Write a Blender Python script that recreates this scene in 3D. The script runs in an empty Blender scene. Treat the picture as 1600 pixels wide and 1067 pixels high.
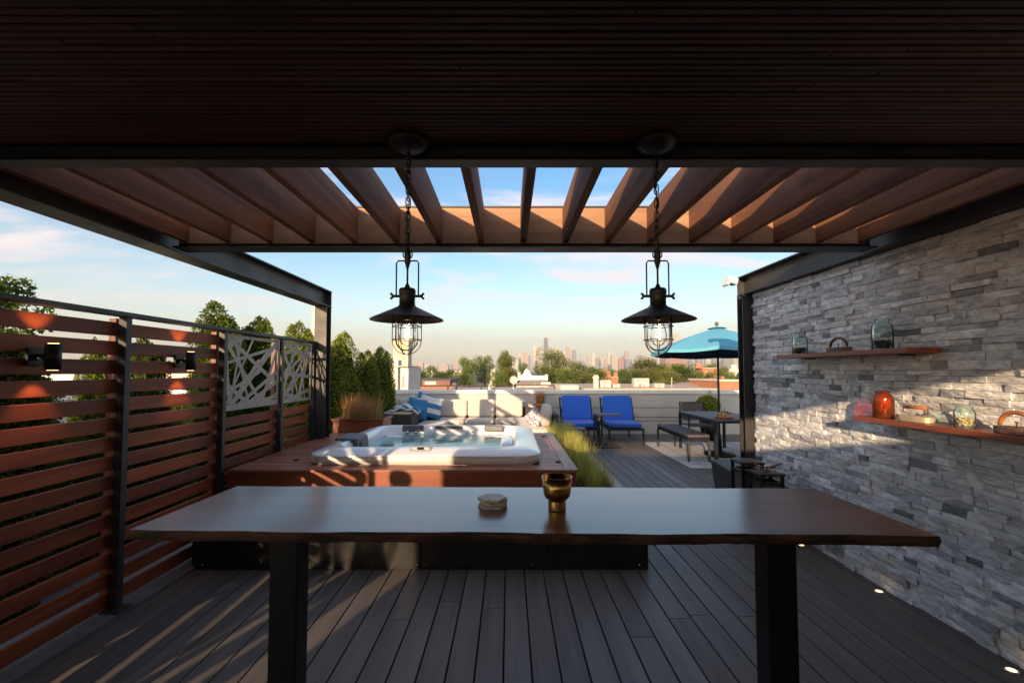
import bpy, math, random
from mathutils import Vector, Matrix, Euler
R = math.radians
rnd = random.Random(7)
SC = bpy.context.scene
COL = SC.collection
TILT, EYE = R(2.5), 1.5

# ---------- camera geometry (used to read distances off the photograph) ----------
def ray(px, py):
    u = (px - 795) / 717; v = (548.7 - py) / 717
    return u, math.cos(TILT) - v * math.sin(TILT), math.sin(TILT) + v * math.cos(TILT)
def on_z(px, py, z=0.0):
    u, a, b = ray(px, py); k = (z - EYE) / b
    return u * k, a * k
def on_y(px, py, Y):
    u, a, b = ray(px, py); k = Y / a
    return u * k, EYE + b * k

# ---------- mesh building ----------
class M:
    def __init__(s):
        s.v = []; s.f = []; s.t = []; s.tone = 0.5; s.sm = []; s.smooth = False
    def add(s, vs, fs):
        n = len(s.v); s.v += [tuple(p) for p in vs]
        for f in fs:
            s.f.append(tuple(i + n for i in f)); s.t.append(s.tone); s.sm.append(s.smooth)
        return s
    def box(s, x0, x1, y0, y1, z0, z1):
        vs = [(x, y, z) for z in (z0, z1) for y in (y0, y1) for x in (x0, x1)]
        return s.add(vs, [(0, 2, 3, 1), (4, 5, 7, 6), (0, 1, 5, 4), (2, 6, 7, 3), (0, 4, 6, 2), (1, 3, 7, 5)])
    def obox(s, c, size, rot=None):
        rot = rot or Matrix.Identity(3); c = Vector(c)
        vs = [c + rot @ Vector((x * size[0] / 2, y * size[1] / 2, z * size[2] / 2)) for z in (-1, 1) for y in (-1, 1) for x in (-1, 1)]
        return s.add(vs, [(0, 2, 3, 1), (4, 5, 7, 6), (0, 1, 5, 4), (2, 6, 7, 3), (0, 4, 6, 2), (1, 3, 7, 5)])
    def bar(s, p0, p1, w, h=None, up=(0, 0, 1)):
        p0, p1 = Vector(p0), Vector(p1); h = h or w
        d = (p1 - p0); L = d.length; d.normalize(); up = Vector(up)
        if abs(d.dot(up)) > .98: up = Vector((0, 1, 0))
        a = d.cross(up).normalized(); b = a.cross(d).normalized()
        rot = Matrix((a, d, b)).transposed()
        return s.obox((p0 + p1) / 2, (w, L, h), rot)
    def tube(s, pts, r, seg=8, closed=False):
        pts = [Vector(p) for p in pts]; n = len(pts); s.smooth, old = True, s.smooth
        rr = r if isinstance(r, (list, tuple)) else [r] * n
        vs = []; a = None
        for i, p in enumerate(pts):
            if closed: d = pts[(i + 1) % n] - pts[i - 1]
            else: d = pts[min(i + 1, n - 1)] - pts[max(i - 1, 0)]
            d.normalize()
            if a is None:
                a = d.cross(Vector((0, 0, 1)))
                if a.length < .1: a = d.cross(Vector((1, 0, 0)))
            a = (a - d * a.dot(d)).normalized(); b = d.cross(a)
            for k in range(seg):
                t = 2 * math.pi * k / seg
                vs.append(p + (a * math.cos(t) + b * math.sin(t)) * rr[i])
        fs = []
        for i in range(n if closed else n - 1):
            j = (i + 1) % n
            for k in range(seg):
                l = (k + 1) % seg
                fs.append((i * seg + k, i * seg + l, j * seg + l, j * seg + k))
        if not closed:
            fs.append(tuple(range(seg))[::-1]); fs.append(tuple((n - 1) * seg + k for k in range(seg)))
        s.add(vs, fs); s.smooth = old
        return s
    def lathe(s, prof, c=(0, 0, 0), seg=24, rot=None):
        old, s.smooth = s.smooth, True
        c = Vector(c); vs = []; n = len(prof)
        for r, z in prof:
            for k in range(seg):
                t = 2 * math.pi * k / seg
                p = Vector((max(r, 1e-4) * math.cos(t), max(r, 1e-4) * math.sin(t), z))
                vs.append(c + (rot @ p if rot else p))
        fs = []
        for i in range(n - 1):
            for k in range(seg):
                l = (k + 1) % seg
                fs.append((i * seg + k, i * seg + l, (i + 1) * seg + l, (i + 1) * seg + k))
        s.add(vs, fs); s.smooth = old
        return s
    def prism(s, outline, z0, z1):
        n = len(outline)
        vs = [(x, y, z0) for x, y in outline] + [(x, y, z1) for x, y in outline]
        return s.add(vs, [tuple(range(n))[::-1], tuple(range(n, 2 * n))] + [(i, (i + 1) % n, (i + 1) % n + n, i + n) for i in range(n)])
    def sup(s, c, size, rot=None, e=.28, nu=26, nv=14, dent=0):
        """a soft rounded box (cushion)"""
        old, s.smooth = s.smooth, True
        c = Vector(c)
        def pw(a, e): return math.copysign(abs(a) ** e, a)
        vs = []
        for j in range(nv + 1):
            ph = -math.pi / 2 + math.pi * j / nv
            for i in range(nu):
                th = 2 * math.pi * (i + .5) / nu
                x = pw(math.cos(ph), e) * pw(math.cos(th), e); y = pw(math.cos(ph), e) * pw(math.sin(th), e)
                z = pw(math.sin(ph), min(1, e * 2.2))
                z *= 1 - dent * (abs(x) ** 3 + abs(y) ** 3) / 2
                p = Vector((x * size[0] / 2, y * size[1] / 2, z * size[2] / 2))
                vs.append(c + (rot @ p if rot else p))
        fs = [(j * nu + i, j * nu + (i + 1) % nu, (j + 1) * nu + (i + 1) % nu, (j + 1) * nu + i) for j in range(nv) for i in range(nu)]
        s.add(vs, fs); s.smooth = old
        return s
    def mesh(s, name, mat, off=(0, 0, 0)):
        me = bpy.data.meshes.new(name)
        ox, oy, oz = off
        me.from_pydata([(x - ox, y - oy, z - oz) for x, y, z in s.v], [], s.f)
        at = me.attributes.new('tone', 'FLOAT', 'FACE'); at.data.foreach_set('value', s.t)
        me.polygons.foreach_set('use_smooth', s.sm)
        for m in (mat if isinstance(mat, (list, tuple)) else [mat]): me.materials.append(m)
        me.update()
        return me
    def build(s, name, mat, parent=None, bevel=0, seg=2, loc=None):
        off = Vector((0, 0, 0)); p = parent
        while p: off += p.location; p = p.parent
        own = Vector(loc) if loc is not None else None
        if own is not None: me = s.mesh(name, mat, off + own - off)
        else: me = s.mesh(name, mat, off)
        o = bpy.data.objects.new(name, me); COL.objects.link(o)
        if own is not None: o.location = own - off
        o.parent = parent
        if bevel:
            b = o.modifiers.new('bevel', 'BEVEL'); b.width = bevel; b.segments = seg; b.limit_method = 'ANGLE'; b.angle_limit = R(35)
        return o

def thing(name, label, cat, loc=(0, 0, 0), group=None):
    o = bpy.data.objects.new(name, None); COL.objects.link(o); o.location = loc
    o.empty_display_size = .1
    return tag(o, label, cat, group)
def tag(o, label=None, cat=None, group=None, kind=None):
    if label: o['label'] = label
    if cat: o['category'] = cat
    if group: o['group'] = group
    if kind: o['kind'] = kind
    return o
def dup(root, loc=None, rotz=None, label=None, scale=None):
    def rec(o, par):
        c = o.copy(); COL.objects.link(c); c.parent = par
        for ch in [k for k in kids.get(o.name, [])]: rec(ch, c)
        return c
    kids = {}
    for o in COL.objects:
        if o.parent: kids.setdefault(o.parent.name, []).append(o)
    r = rec(root, None)
    if loc is not None: r.location = loc
    if rotz is not None: r.rotation_euler = (0, 0, rotz)
    if scale is not None: r.scale = scale
    if label: r['label'] = label
    return r

# ---------- materials ----------
def new_mat(name):
    m = bpy.data.materials.new(name); m.use_nodes = True
    nt = m.node_tree; nt.nodes.clear()
    return m, nt
def nd(nt, t, **k):
    n = nt.nodes.new(t)
    for a, b in k.items():
        if a in n.bl_rna.properties: setattr(n, a, b)
        else: n.inputs[a].default_value = b
    return n
def lk(nt, a, b): nt.links.new(a, b)
def c4(c): return (c[0], c[1], c[2], 1)
def mat(name, c1, c2=None, rough=.6, metal=0, scale=8, stretch=(1, 1, 1), detail=5, bump=0, bscale=None, tone=0, spec=.5, coat=0, rvar=0, contrast=(.35, .65), sss=0, sheen=0):
    """noise-mottled principled material; 'tone' mixes in the per-face tone (brightness spread)"""
    m, nt = new_mat(name)
    out = nd(nt, 'ShaderNodeOutputMaterial'); b = nd(nt, 'ShaderNodeBsdfPrincipled')
    lk(nt, b.outputs[0], out.inputs[0])
    tc = nd(nt, 'ShaderNodeTexCoord'); mp = nd(nt, 'ShaderNodeMapping'); mp.inputs['Scale'].default_value = stretch
    lk(nt, tc.outputs['Object'], mp.inputs[0])
    vec = mp.outputs[0]
    at = None
    if tone:
        at = nd(nt, 'ShaderNodeAttribute', attribute_name='tone')
        ad = nd(nt, 'ShaderNodeVectorMath', operation='ADD'); sc = nd(nt, 'ShaderNodeVectorMath', operation='SCALE')
        cb = nd(nt, 'ShaderNodeCombineXYZ'); 
        for i in range(3): lk(nt, at.outputs['Fac'], cb.inputs[i])
        sc.inputs['Scale'].default_value = 37.0
        lk(nt, cb.outputs[0], sc.inputs[0]); lk(nt, vec, ad.inputs[0]); lk(nt, sc.outputs[0], ad.inputs[1]); vec = ad.outputs[0]
    no = nd(nt, 'ShaderNodeTexNoise'); no.inputs['Scale'].default_value = scale; no.inputs['Detail'].default_value = detail; no.inputs['Roughness'].default_value = .6
    lk(nt, vec, no.inputs['Vector'])
    rp = nd(nt, 'ShaderNodeValToRGB'); rp.color_ramp.elements[0].position = contrast[0]; rp.color_ramp.elements[1].position = contrast[1]
    rp.color_ramp.elements[0].color = c4(c1); rp.color_ramp.elements[1].color = c4(c2 or c1)
    lk(nt, no.outputs['Fac'], rp.inputs[0])
    colr = rp.outputs[0]
    if tone:
        mr = nd(nt, 'ShaderNodeMapRange'); mr.inputs['To Min'].default_value = 1 - tone; mr.inputs['To Max'].default_value = 1 + tone
        lk(nt, at.outputs['Fac'], mr.inputs[0])
        hs = nd(nt, 'ShaderNodeHueSaturation'); lk(nt, mr.outputs[0], hs.inputs['Value']); lk(nt, colr, hs.inputs['Color']); colr = hs.outputs[0]
    lk(nt, colr, b.inputs['Base Color'])
    b.inputs['Roughness'].default_value = rough; b.inputs['Metallic'].default_value = metal
    b.inputs['Specular IOR Level'].default_value = spec; b.inputs['Coat Weight'].default_value = coat
    b.inputs['Coat Roughness'].default_value = .12
    if sheen: b.inputs['Sheen Weight'].default_value = sheen
    if rvar:
        n2 = nd(nt, 'ShaderNodeTexNoise'); n2.inputs['Scale'].default_value = 3; n2.inputs['Detail'].default_value = 6
        lk(nt, vec, n2.inputs['Vector'])
        m2 = nd(nt, 'ShaderNodeMapRange'); m2.inputs['From Min'].default_value = .3; m2.inputs['From Max'].default_value = .7
        m2.inputs['To Min'].default_value = rough - rvar; m2.inputs['To Max'].default_value = rough + rvar
        lk(nt, n2.outputs['Fac'], m2.inputs[0]); lk(nt, m2.outputs[0], b.inputs['Roughness'])
    if bump:
        src = no.outputs['Fac']
        if bscale:
            n3 = nd(nt, 'ShaderNodeTexNoise'); n3.inputs['Scale'].default_value = bscale; n3.inputs['Detail'].default_value = 4
            lk(nt, vec, n3.inputs['Vector']); src = n3.outputs['Fac']
        bp = nd(nt, 'ShaderNodeBump'); bp.inputs['Strength'].default_value = min(1, bump); bp.inputs['Distance'].default_value = .004 * max(1, bump)
        lk(nt, src, bp.inputs['Height']); lk(nt, bp.outputs[0], b.inputs['Normal'])
    return m
def wood(name, dark, light, axis, rough=.5, scale=14, tone=.25, bump=.4, coat=0, knots=True, spec=.5):
    """wood whose grain runs along 'axis' (0 x, 1 y, 2 z)"""
    m, nt = new_mat(name)
    out = nd(nt, 'ShaderNodeOutputMaterial'); b = nd(nt, 'ShaderNodeBsdfPrincipled'); lk(nt, b.outputs[0], out.inputs[0])
    tc = nd(nt, 'ShaderNodeTexCoord'); at = nd(nt, 'ShaderNodeAttribute', attribute_name='tone')
    cb = nd(nt, 'ShaderNodeCombineXYZ'); [lk(nt, at.outputs['Fac'], cb.inputs[i]) for i in range(3)]
    sc = nd(nt, 'ShaderNodeVectorMath', operation='SCALE'); sc.inputs['Scale'].default_value = 29; lk(nt, cb.outputs[0], sc.inputs[0])
    ad = nd(nt, 'ShaderNodeVectorMath', operation='ADD'); lk(nt, tc.outputs['Object'], ad.inputs[0]); lk(nt, sc.outputs[0], ad.inputs[1])
    mp = nd(nt, 'ShaderNodeMapping'); s3 = [1, 1, 1]; s3[axis] = .07; mp.inputs['Scale'].default_value = s3; lk(nt, ad.outputs[0], mp.inputs[0])
    n1 = nd(nt, 'ShaderNodeTexNoise'); n1.inputs['Scale'].default_value = scale; n1.inputs['Detail'].default_value = 8; n1.inputs['Roughness'].default_value = .65; n1.inputs['Distortion'].default_value = .6
    lk(nt, mp.outputs[0], n1.inputs['Vector'])
    rp = nd(nt, 'ShaderNodeValToRGB'); rp.color_ramp.elements[0].position = .3; rp.color_ramp.elements[1].position = .7
    rp.color_ramp.elements[0].color = c4(dark); rp.color_ramp.elements[1].color = c4(light); lk(nt, n1.outputs['Fac'], rp.inputs[0])
    colr = rp.outputs[0]
    if knots:
        vo = nd(nt, 'ShaderNodeTexVoronoi'); vo.inputs['Scale'].default_value = 2.6
        m2 = nd(nt, 'ShaderNodeMapping'); s4 = [1, 1, 1]; s4[axis] = .45; m2.inputs['Scale'].default_value = s4; lk(nt, ad.outputs[0], m2.inputs[0]); lk(nt, m2.outputs[0], vo.inputs['Vector'])
        kr = nd(nt, 'ShaderNodeMapRange'); kr.inputs['From Min'].default_value = .03; kr.inputs['From Max'].default_value = .12; kr.inputs['To Min'].default_value = .35; kr.inputs['To Max'].default_value = 1
        lk(nt, vo.outputs['Distance'], kr.inputs[0])
        h0 = nd(nt, 'ShaderNodeHueSaturation'); lk(nt, kr.outputs[0], h0.inputs['Value']); lk(nt, colr, h0.inputs['Color']); colr = h0.outputs[0]
    mr = nd(nt, 'ShaderNodeMapRange'); mr.inputs['To Min'].default_value = 1 - tone; mr.inputs['To Max'].default_value = 1 + tone; lk(nt, at.outputs['Fac'], mr.inputs[0])
    hs = nd(nt, 'ShaderNodeHueSaturation'); lk(nt, mr.outputs[0], hs.inputs['Value']); lk(nt, colr, hs.inputs['Color'])
    lk(nt, hs.outputs[0], b.inputs['Base Color'])
    b.inputs['Roughness'].default_value = rough; b.inputs['Coat Weight'].default_value = coat; b.inputs['Coat Roughness'].default_value = .15; b.inputs['Specular IOR Level'].default_value = spec
    bp = nd(nt, 'ShaderNodeBump'); bp.inputs['Strength'].default_value = bump; bp.inputs['Distance'].default_value = .002; lk(nt, n1.outputs['Fac'], bp.inputs['Height']); lk(nt, bp.outputs[0], b.inputs['Normal'])
    return m
def glass(name, tint, rough=.03, body=0, ior=1.5):
    m, nt = new_mat(name)
    out = nd(nt, 'ShaderNodeOutputMaterial'); tr = nd(nt, 'ShaderNodeBsdfTransparent'); tr.inputs[0].default_value = c4(tint)
    gl = nd(nt, 'ShaderNodeBsdfGlossy'); gl.inputs['Roughness'].default_value = rough; gl.inputs[0].default_value = (1, 1, 1, 1)
    fr = nd(nt, 'ShaderNodeFresnel'); fr.inputs[0].default_value = ior
    mx = nd(nt, 'ShaderNodeMixShader'); lk(nt, fr.outputs[0], mx.inputs[0]); lk(nt, tr.outputs[0], mx.inputs[1]); lk(nt, gl.outputs[0], mx.inputs[2])
    last = mx
    if body:
        df = nd(nt, 'ShaderNodeBsdfDiffuse'); df.inputs[0].default_value = c4(tint)
        m2 = nd(nt, 'ShaderNodeMixShader'); m2.inputs[0].default_value = body; lk(nt, mx.outputs[0], m2.inputs[1]); lk(nt, df.outputs[0], m2.inputs[2]); last = m2
    lk(nt, last.outputs[0], out.inputs[0])
    return m
def leafmat(name, c1, c2, scale=2.5, trans=.35, tone=.35):
    m, nt = new_mat(name)
    out = nd(nt, 'ShaderNodeOutputMaterial'); at = nd(nt, 'ShaderNodeAttribute', attribute_name='tone')
    oi = nd(nt, 'ShaderNodeObjectInfo')
    rp = nd(nt, 'ShaderNodeValToRGB'); rp.color_ramp.elements[0].color = c4(c1); rp.color_ramp.elements[1].color = c4(c2); lk(nt, at.outputs['Fac'], rp.inputs[0])
    mr = nd(nt, 'ShaderNodeMapRange'); mr.inputs['To Min'].default_value = 1 - tone; mr.inputs['To Max'].default_value = 1 + tone; lk(nt, oi.outputs['Random'], mr.inputs[0])
    hs = nd(nt, 'ShaderNodeHueSaturation'); lk(nt, mr.outputs[0], hs.inputs['Value']); lk(nt, rp.outputs[0], hs.inputs['Color'])
    df = nd(nt, 'ShaderNodeBsdfDiffuse'); tl = nd(nt, 'ShaderNodeBsdfTranslucent'); lk(nt, hs.outputs[0], df.inputs[0]); lk(nt, hs.outputs[0], tl.inputs[0])
    mx = nd(nt, 'ShaderNodeMixShader'); mx.inputs[0].default_value = trans; lk(nt, df.outputs[0], mx.inputs[1]); lk(nt, tl.outputs[0], mx.inputs[2]); lk(nt, mx.outputs[0], out.inputs[0])
    return m
def emis(name, c, s):
    m, nt = new_mat(name); out = nd(nt, 'ShaderNodeOutputMaterial'); e = nd(nt, 'ShaderNodeEmission'); e.inputs[0].default_value = c4(c); e.inputs[1].default_value = s
    lk(nt, e.outputs[0], out.inputs[0]); return m

K = {}
K['steel'] = mat('blackened_steel', (.022, .020, .022), (.034, .031, .033), rough=.5, scale=5, bump=.15, bscale=60, rvar=.08)
K['blk'] = mat('black_powder_coat', (.008, .008, .009), (.012, .012, .013), spec=.3, rough=.42, scale=9, rvar=.06)
K['gloss_blk'] = mat('glossy_black_panel', (.010, .010, .011), (.014, .013, .013), rough=.24, scale=3, rvar=.06)
K['rafter'] = wood('brown_stained_cedar', (.09, .032, .015), (.36, .155, .075), 1, rough=.75, scale=9, tone=.18)
K['fascia'] = wood('cedar_fascia', (.20, .10, .055), (.42, .23, .13), 0, rough=.75, scale=10, tone=.15)
K['ceil'] = wood('dark_ribbed_ceiling', (.022, .006, .004), (.10, .030, .017), 0, rough=.6, scale=16, tone=.5, knots=False)
K['slat'] = wood('red_ipe_slats', (.12, .023, .008), (.31, .078, .028), 1, rough=.5, scale=12, tone=.3, knots=False, spec=.3)
K['slatpost'] = wood('red_ipe_upright', (.10, .022, .011), (.20, .05, .024), 2, rough=.5, tone=.2, knots=False)
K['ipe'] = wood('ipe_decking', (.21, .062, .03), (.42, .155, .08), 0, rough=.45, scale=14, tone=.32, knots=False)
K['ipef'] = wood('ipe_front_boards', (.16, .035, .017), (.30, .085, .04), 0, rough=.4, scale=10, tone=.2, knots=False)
K['ipet'] = wood('ipe_edge_trim', (.22, .095, .06), (.38, .18, .125), 1, rough=.45, scale=12, tone=.15, knots=False)
K['deck'] = mat('grey_composite_decking', (.112, .094, .082), (.160, .138, .122), rough=.55, scale=16, stretch=(1, .05, 1), tone=.08, bump=.35, bscale=None, spec=.45, rvar=.13)
K['void'] = mat('dark_subframe', (.01, .01, .01), rough=.9)
K['walnut'] = wood('dark_walnut_slab', (.065, .017, .007), (.29, .085, .036), 0, rough=.3, scale=9, tone=.1, bump=.1, coat=.55, spec=.55, knots=False)
K['bark'] = mat('live_edge_bark', (.018, .01, .007), (.10, .045, .022), rough=.85, scale=28, stretch=(.4, 1, 1.4), bump=2.5, contrast=(.4, .62))
K['tub'] = mat('pearl_acrylic', (.80, .79, .79), (.87, .86, .86), rough=.18, scale=2.2, coat=.3)
K['tub_skirt'] = mat('matte_tub_rim', (.52, .50, .50), (.58, .56, .56), rough=.32, scale=14)
K['pillow_grey'] = mat('charcoal_foam', (.075, .08, .09), (.10, .105, .115), rough=.5, scale=20)
K['chrome'] = mat('chrome', (.7, .7, .72), rough=.15, metal=1)
K['water'] = glass('spa_water', (.50, .80, .76), rough=.02, body=.22, ior=1.33)
K['shelfw'] = wood('red_shelf_board', (.17, .04, .02), (.34, .09, .045), 1, rough=.4, scale=12, tone=.1, knots=False)
K['parapet'] = mat('pale_membrane_wall', (.47, .445, .41), (.56, .53, .50), rough=.75, scale=1.4, detail=8, bump=.5, bscale=3)
K['coping'] = mat('white_metal_coping', (.72, .71, .69), (.78, .77, .75), rough=.5, scale=2)
K['roofing'] = mat('grey_roof_membrane', (.24, .24, .25), (.34, .34, .35), rough=.85, scale=1.2, detail=9)
K['cush'] = mat('cream_outdoor_cushion', (.54, .47, .40), (.60, .53, .455), rough=.9, scale=60, bump=.2, sheen=.2)
K['wicker'] = mat('dark_wicker', (.02, .018, .018), (.06, .05, .048), rough=.7, scale=90, stretch=(1, 1, .35), bump=1.5)
K['bluec'] = mat('cobalt_blue_canvas', (.015, .105, .52), (.02, .125, .58), rough=.85, scale=50, bump=.2, sheen=.15)
K['teal'] = mat('azure_blue_cushion', (.03, .17, .36), (.04, .20, .40), rough=.85, scale=40, bump=.2)
K['white_cloth'] = mat('white_cloth', (.68, .66, .63), (.74, .72, .69), rough=.9, scale=40, bump=.2)
K['umb_shade'] = mat('umbrella_underside_shade', (.010, .045, .10), (.014, .055, .12), rough=.9, scale=30)  # same canvas as the top, with the underside's shade put into its colour
K['umb'] = mat('azure_umbrella_canvas', (.10, .36, .52), (.12, .40, .56), rough=.85, scale=30)
K['mesh_sling'] = mat('grey_brown_sling', (.09, .075, .07), (.13, .11, .10), rough=.8, scale=120, bump=.4)
K['tabletop'] = mat('grey_slat_tabletop', (.07, .064, .06), (.105, .097, .09), rough=.55, scale=12, stretch=(1, .2, 1))
K['soil'] = mat('planter_soil', (.03, .018, .012), (.09, .055, .035), rough=.95, scale=30, bump=3)
K['terra'] = mat('terracotta', (.36, .13, .06), (.46, .19, .10), rough=.85, scale=8)
K['brass'] = mat('brushed_brass', (.42, .25, .07), (.50, .31, .10), rough=.28, metal=1, scale=40, stretch=(1, 1, 8))
K['stonec'] = mat('marble_coaster', (.42, .38, .35), (.68, .64, .60), rough=.5, scale=30, detail=9)
K['lampblk'] = mat('matte_black_lamp_metal', (.012, .011, .010), (.022, .019, .017), rough=.42, scale=20)
K['filament'] = emis('glowing_filament', (1, .62, .28), 22)
K['warmled'] = emis('warm_led_lens', (1, .55, .22), 3)
K['smoked'] = glass('smoked_glass', (.25, .26, .27), rough=.06, body=.35)
K['clear'] = glass('clear_glass', (.99, .99, .985), rough=.02, ior=1.15)
K['aqua'] = glass('aqua_glass', (.93, .985, .97), rough=.03, body=.02, ior=1.18)
K['amber'] = glass('amber_glass', (.85, .30, .09), rough=.04, body=.06)
K['iron'] = mat('rusty_cast_iron', (.10, .055, .045), (.20, .12, .10), rough=.6, metal=.3, scale=30, bump=.6)
K['nickel'] = mat('worn_nickel_base', (.62, .52, .34), (.72, .62, .44), rough=.38, metal=.55, scale=20)
K['handle'] = wood('worn_orange_handle', (.30, .09, .03), (.52, .20, .07), 1, rough=.4, tone=.1, knots=False)
K['handle_dk'] = wood('dark_red_handle', (.10, .03, .018), (.20, .06, .035), 1, rough=.45, tone=.1, knots=False)
K['darkbits'] = mat('dark_pebbles', (.01, .012, .01), (.04, .035, .03), rough=.6, scale=40)
K['goldbits'] = mat('golden_shells', (.40, .26, .10), (.62, .48, .25), rough=.6, scale=30)
K['lasercut'] = mat('taupe_painted_panel', (.33, .27, .22), (.39, .325, .27), rough=.5, scale=10)
K['curb'] = mat('concrete_curb', (.12, .115, .11), (.17, .165, .16), rough=.9, scale=10, bump=.5)
K['rug'] = None
K['trunk'] = mat('tree_bark', (.05, .035, .025), (.12, .085, .06), rough=.95, scale=6, bump=2)
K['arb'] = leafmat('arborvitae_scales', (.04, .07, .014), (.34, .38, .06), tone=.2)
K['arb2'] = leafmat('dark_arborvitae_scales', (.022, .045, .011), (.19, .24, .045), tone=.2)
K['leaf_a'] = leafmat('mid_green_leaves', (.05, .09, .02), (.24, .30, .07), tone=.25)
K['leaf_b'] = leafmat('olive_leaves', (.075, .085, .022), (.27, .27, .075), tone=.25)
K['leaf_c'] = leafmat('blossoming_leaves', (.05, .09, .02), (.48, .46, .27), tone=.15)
K['grassy'] = leafmat('yellow_green_grass', (.17, .23, .04), (.88, .74, .20), tone=.05, trans=.45)
K['redgrass'] = leafmat('red_tipped_grass', (.30, .34, .10), (.72, .15, .12), tone=.05, trans=.4)
K['stem'] = leafmat('tan_seed_stems', (.25, .15, .08), (.42, .28, .16), tone=.05)
K['brick'] = mat('red_brick_far', (.36, .13, .07), (.44, .19, .11), rough=.9, scale=.6)
K['brick2'] = mat('brown_brick_far', (.20, .10, .075), (.30, .16, .12), rough=.9, scale=.5)
K['cream'] = mat('cream_render', (.56, .50, .42), (.66, .60, .50), rough=.85, scale=.5)
K['creamy'] = mat('yellow_cream_tower', (.56, .50, .34), (.62, .56, .40), rough=.85, scale=.1)
K['hvac'] = mat('pale_sheet_metal', (.46, .45, .42), (.56, .55, .52), rough=.55, scale=2)
K['louver'] = mat('grey_louvers', (.20, .20, .20), (.28, .28, .28), rough=.6, scale=2)
K['greyrail'] = mat('dark_rail_paint', (.05, .04, .04), rough=.6)
K['shingle'] = mat('rosy_shingles', (.30, .22, .19), (.38, .29, .25), rough=.9, scale=1.5)
K['tan'] = mat('tan_flat_roof', (.46, .34, .25), (.54, .42, .31), rough=.9, scale=.4)
K['earth'] = mat('city_ground', (.07, .08, .05), (.16, .15, .12), rough=.95, scale=.02)
K['plastic_white'] = mat('white_plastic', (.7, .7, .68), rough=.4)

# grid tiles of the rug
m, nt = new_mat('pale_grid_tiles'); out = nd(nt, 'ShaderNodeOutputMaterial'); b = nd(nt, 'ShaderNodeBsdfPrincipled'); lk(nt, b.outputs[0], out.inputs[0])
tc = nd(nt, 'ShaderNodeTexCoord'); br = nd(nt, 'ShaderNodeTexBrick'); br.offset = 0
br.inputs['Scale'].default_value = 1; br.inputs['Brick Width'].default_value = .3; br.inputs['Row Height'].default_value = .3; br.inputs['Mortar Size'].default_value = .014
br.inputs['Color1'].default_value = (.52, .47, .42, 1); br.inputs['Color2'].default_value = (.46, .42, .38, 1); br.inputs['Mortar'].default_value = (.22, .22, .24, 1)
lk(nt, tc.outputs['Object'], br.inputs['Vector']); lk(nt, br.outputs[0], b.inputs['Base Color']); b.inputs['Roughness'].default_value = .85
K['rug'] = m

# ledger stone: greys with veins, per-stone tone
m, nt = new_mat('split_face_ledgestone'); out = nd(nt, 'ShaderNodeOutputMaterial'); b = nd(nt, 'ShaderNodeBsdfPrincipled'); lk(nt, b.outputs[0], out.inputs[0])
tc = nd(nt, 'ShaderNodeTexCoord'); at = nd(nt, 'ShaderNodeAttribute', attribute_name='tone')
cb = nd(nt, 'ShaderNodeCombineXYZ'); [lk(nt, at.outputs['Fac'], cb.inputs[i]) for i in range(3)]
sc = nd(nt, 'ShaderNodeVectorMath', operation='SCALE'); sc.inputs['Scale'].default_value = 53; lk(nt, cb.outputs[0], sc.inputs[0])
ad = nd(nt, 'ShaderNodeVectorMath', operation='ADD'); lk(nt, tc.outputs['Object'], ad.inputs[0]); lk(nt, sc.outputs[0], ad.inputs[1])
mp = nd(nt, 'ShaderNodeMapping'); mp.inputs['Scale'].default_value = (1, .5, 1.3); mp.inputs['Rotation'].default_value = (.35, 0, 0); lk(nt, ad.outputs[0], mp.inputs[0])
rp = nd(nt, 'ShaderNodeValToRGB'); e = rp.color_ramp
e.elements[0].position = 0; e.elements[0].color = (.13, .13, .145, 1); e.elements[1].position = 1; e.elements[1].color = (.92, .92, .92, 1)
for p, c in ((.12, (.27, .272, .295)), (.3, (.53, .53, .55)), (.55, (.72, .715, .72)), (.8, (.84, .83, .825))): x = e.elements.new(p); x.color = c4(c)
lk(nt, at.outputs['Fac'], rp.inputs[0])
n1 = nd(nt, 'ShaderNodeTexNoise'); n1.inputs['Scale'].default_value = 11; n1.inputs['Detail'].default_value = 9; n1.inputs['Roughness'].default_value = .7; n1.inputs['Distortion'].default_value = 1.6; lk(nt, mp.outputs[0], n1.inputs['Vector'])
mr = nd(nt, 'ShaderNodeMapRange'); mr.inputs['From Min'].default_value = .3; mr.inputs['From Max'].default_value = .7; mr.inputs['To Min'].default_value = .42; mr.inputs['To Max'].default_value = 1.34; lk(nt, n1.outputs['Fac'], mr.inputs[0])
hs = nd(nt, 'ShaderNodeHueSaturation'); lk(nt, mr.outputs[0], hs.inputs['Value']); lk(nt, rp.outputs[0], hs.inputs['Color'])
lk(nt, hs.outputs[0], b.inputs['Base Color']); b.inputs['Roughness'].default_value = .8
n2 = nd(nt, 'ShaderNodeTexNoise'); n2.inputs['Scale'].default_value = 26; n2.inputs['Detail'].default_value = 8; n2.inputs['Distortion'].default_value = .8; lk(nt, mp.outputs[0], n2.inputs['Vector'])
bp = nd(nt, 'ShaderNodeBump'); bp.inputs['Strength'].default_value = .9; bp.inputs['Distance'].default_value = .013; lk(nt, n2.outputs['Fac'], bp.inputs['Height']); lk(nt, bp.outputs[0], b.inputs['Normal'])
K['stone'] = m

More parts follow.
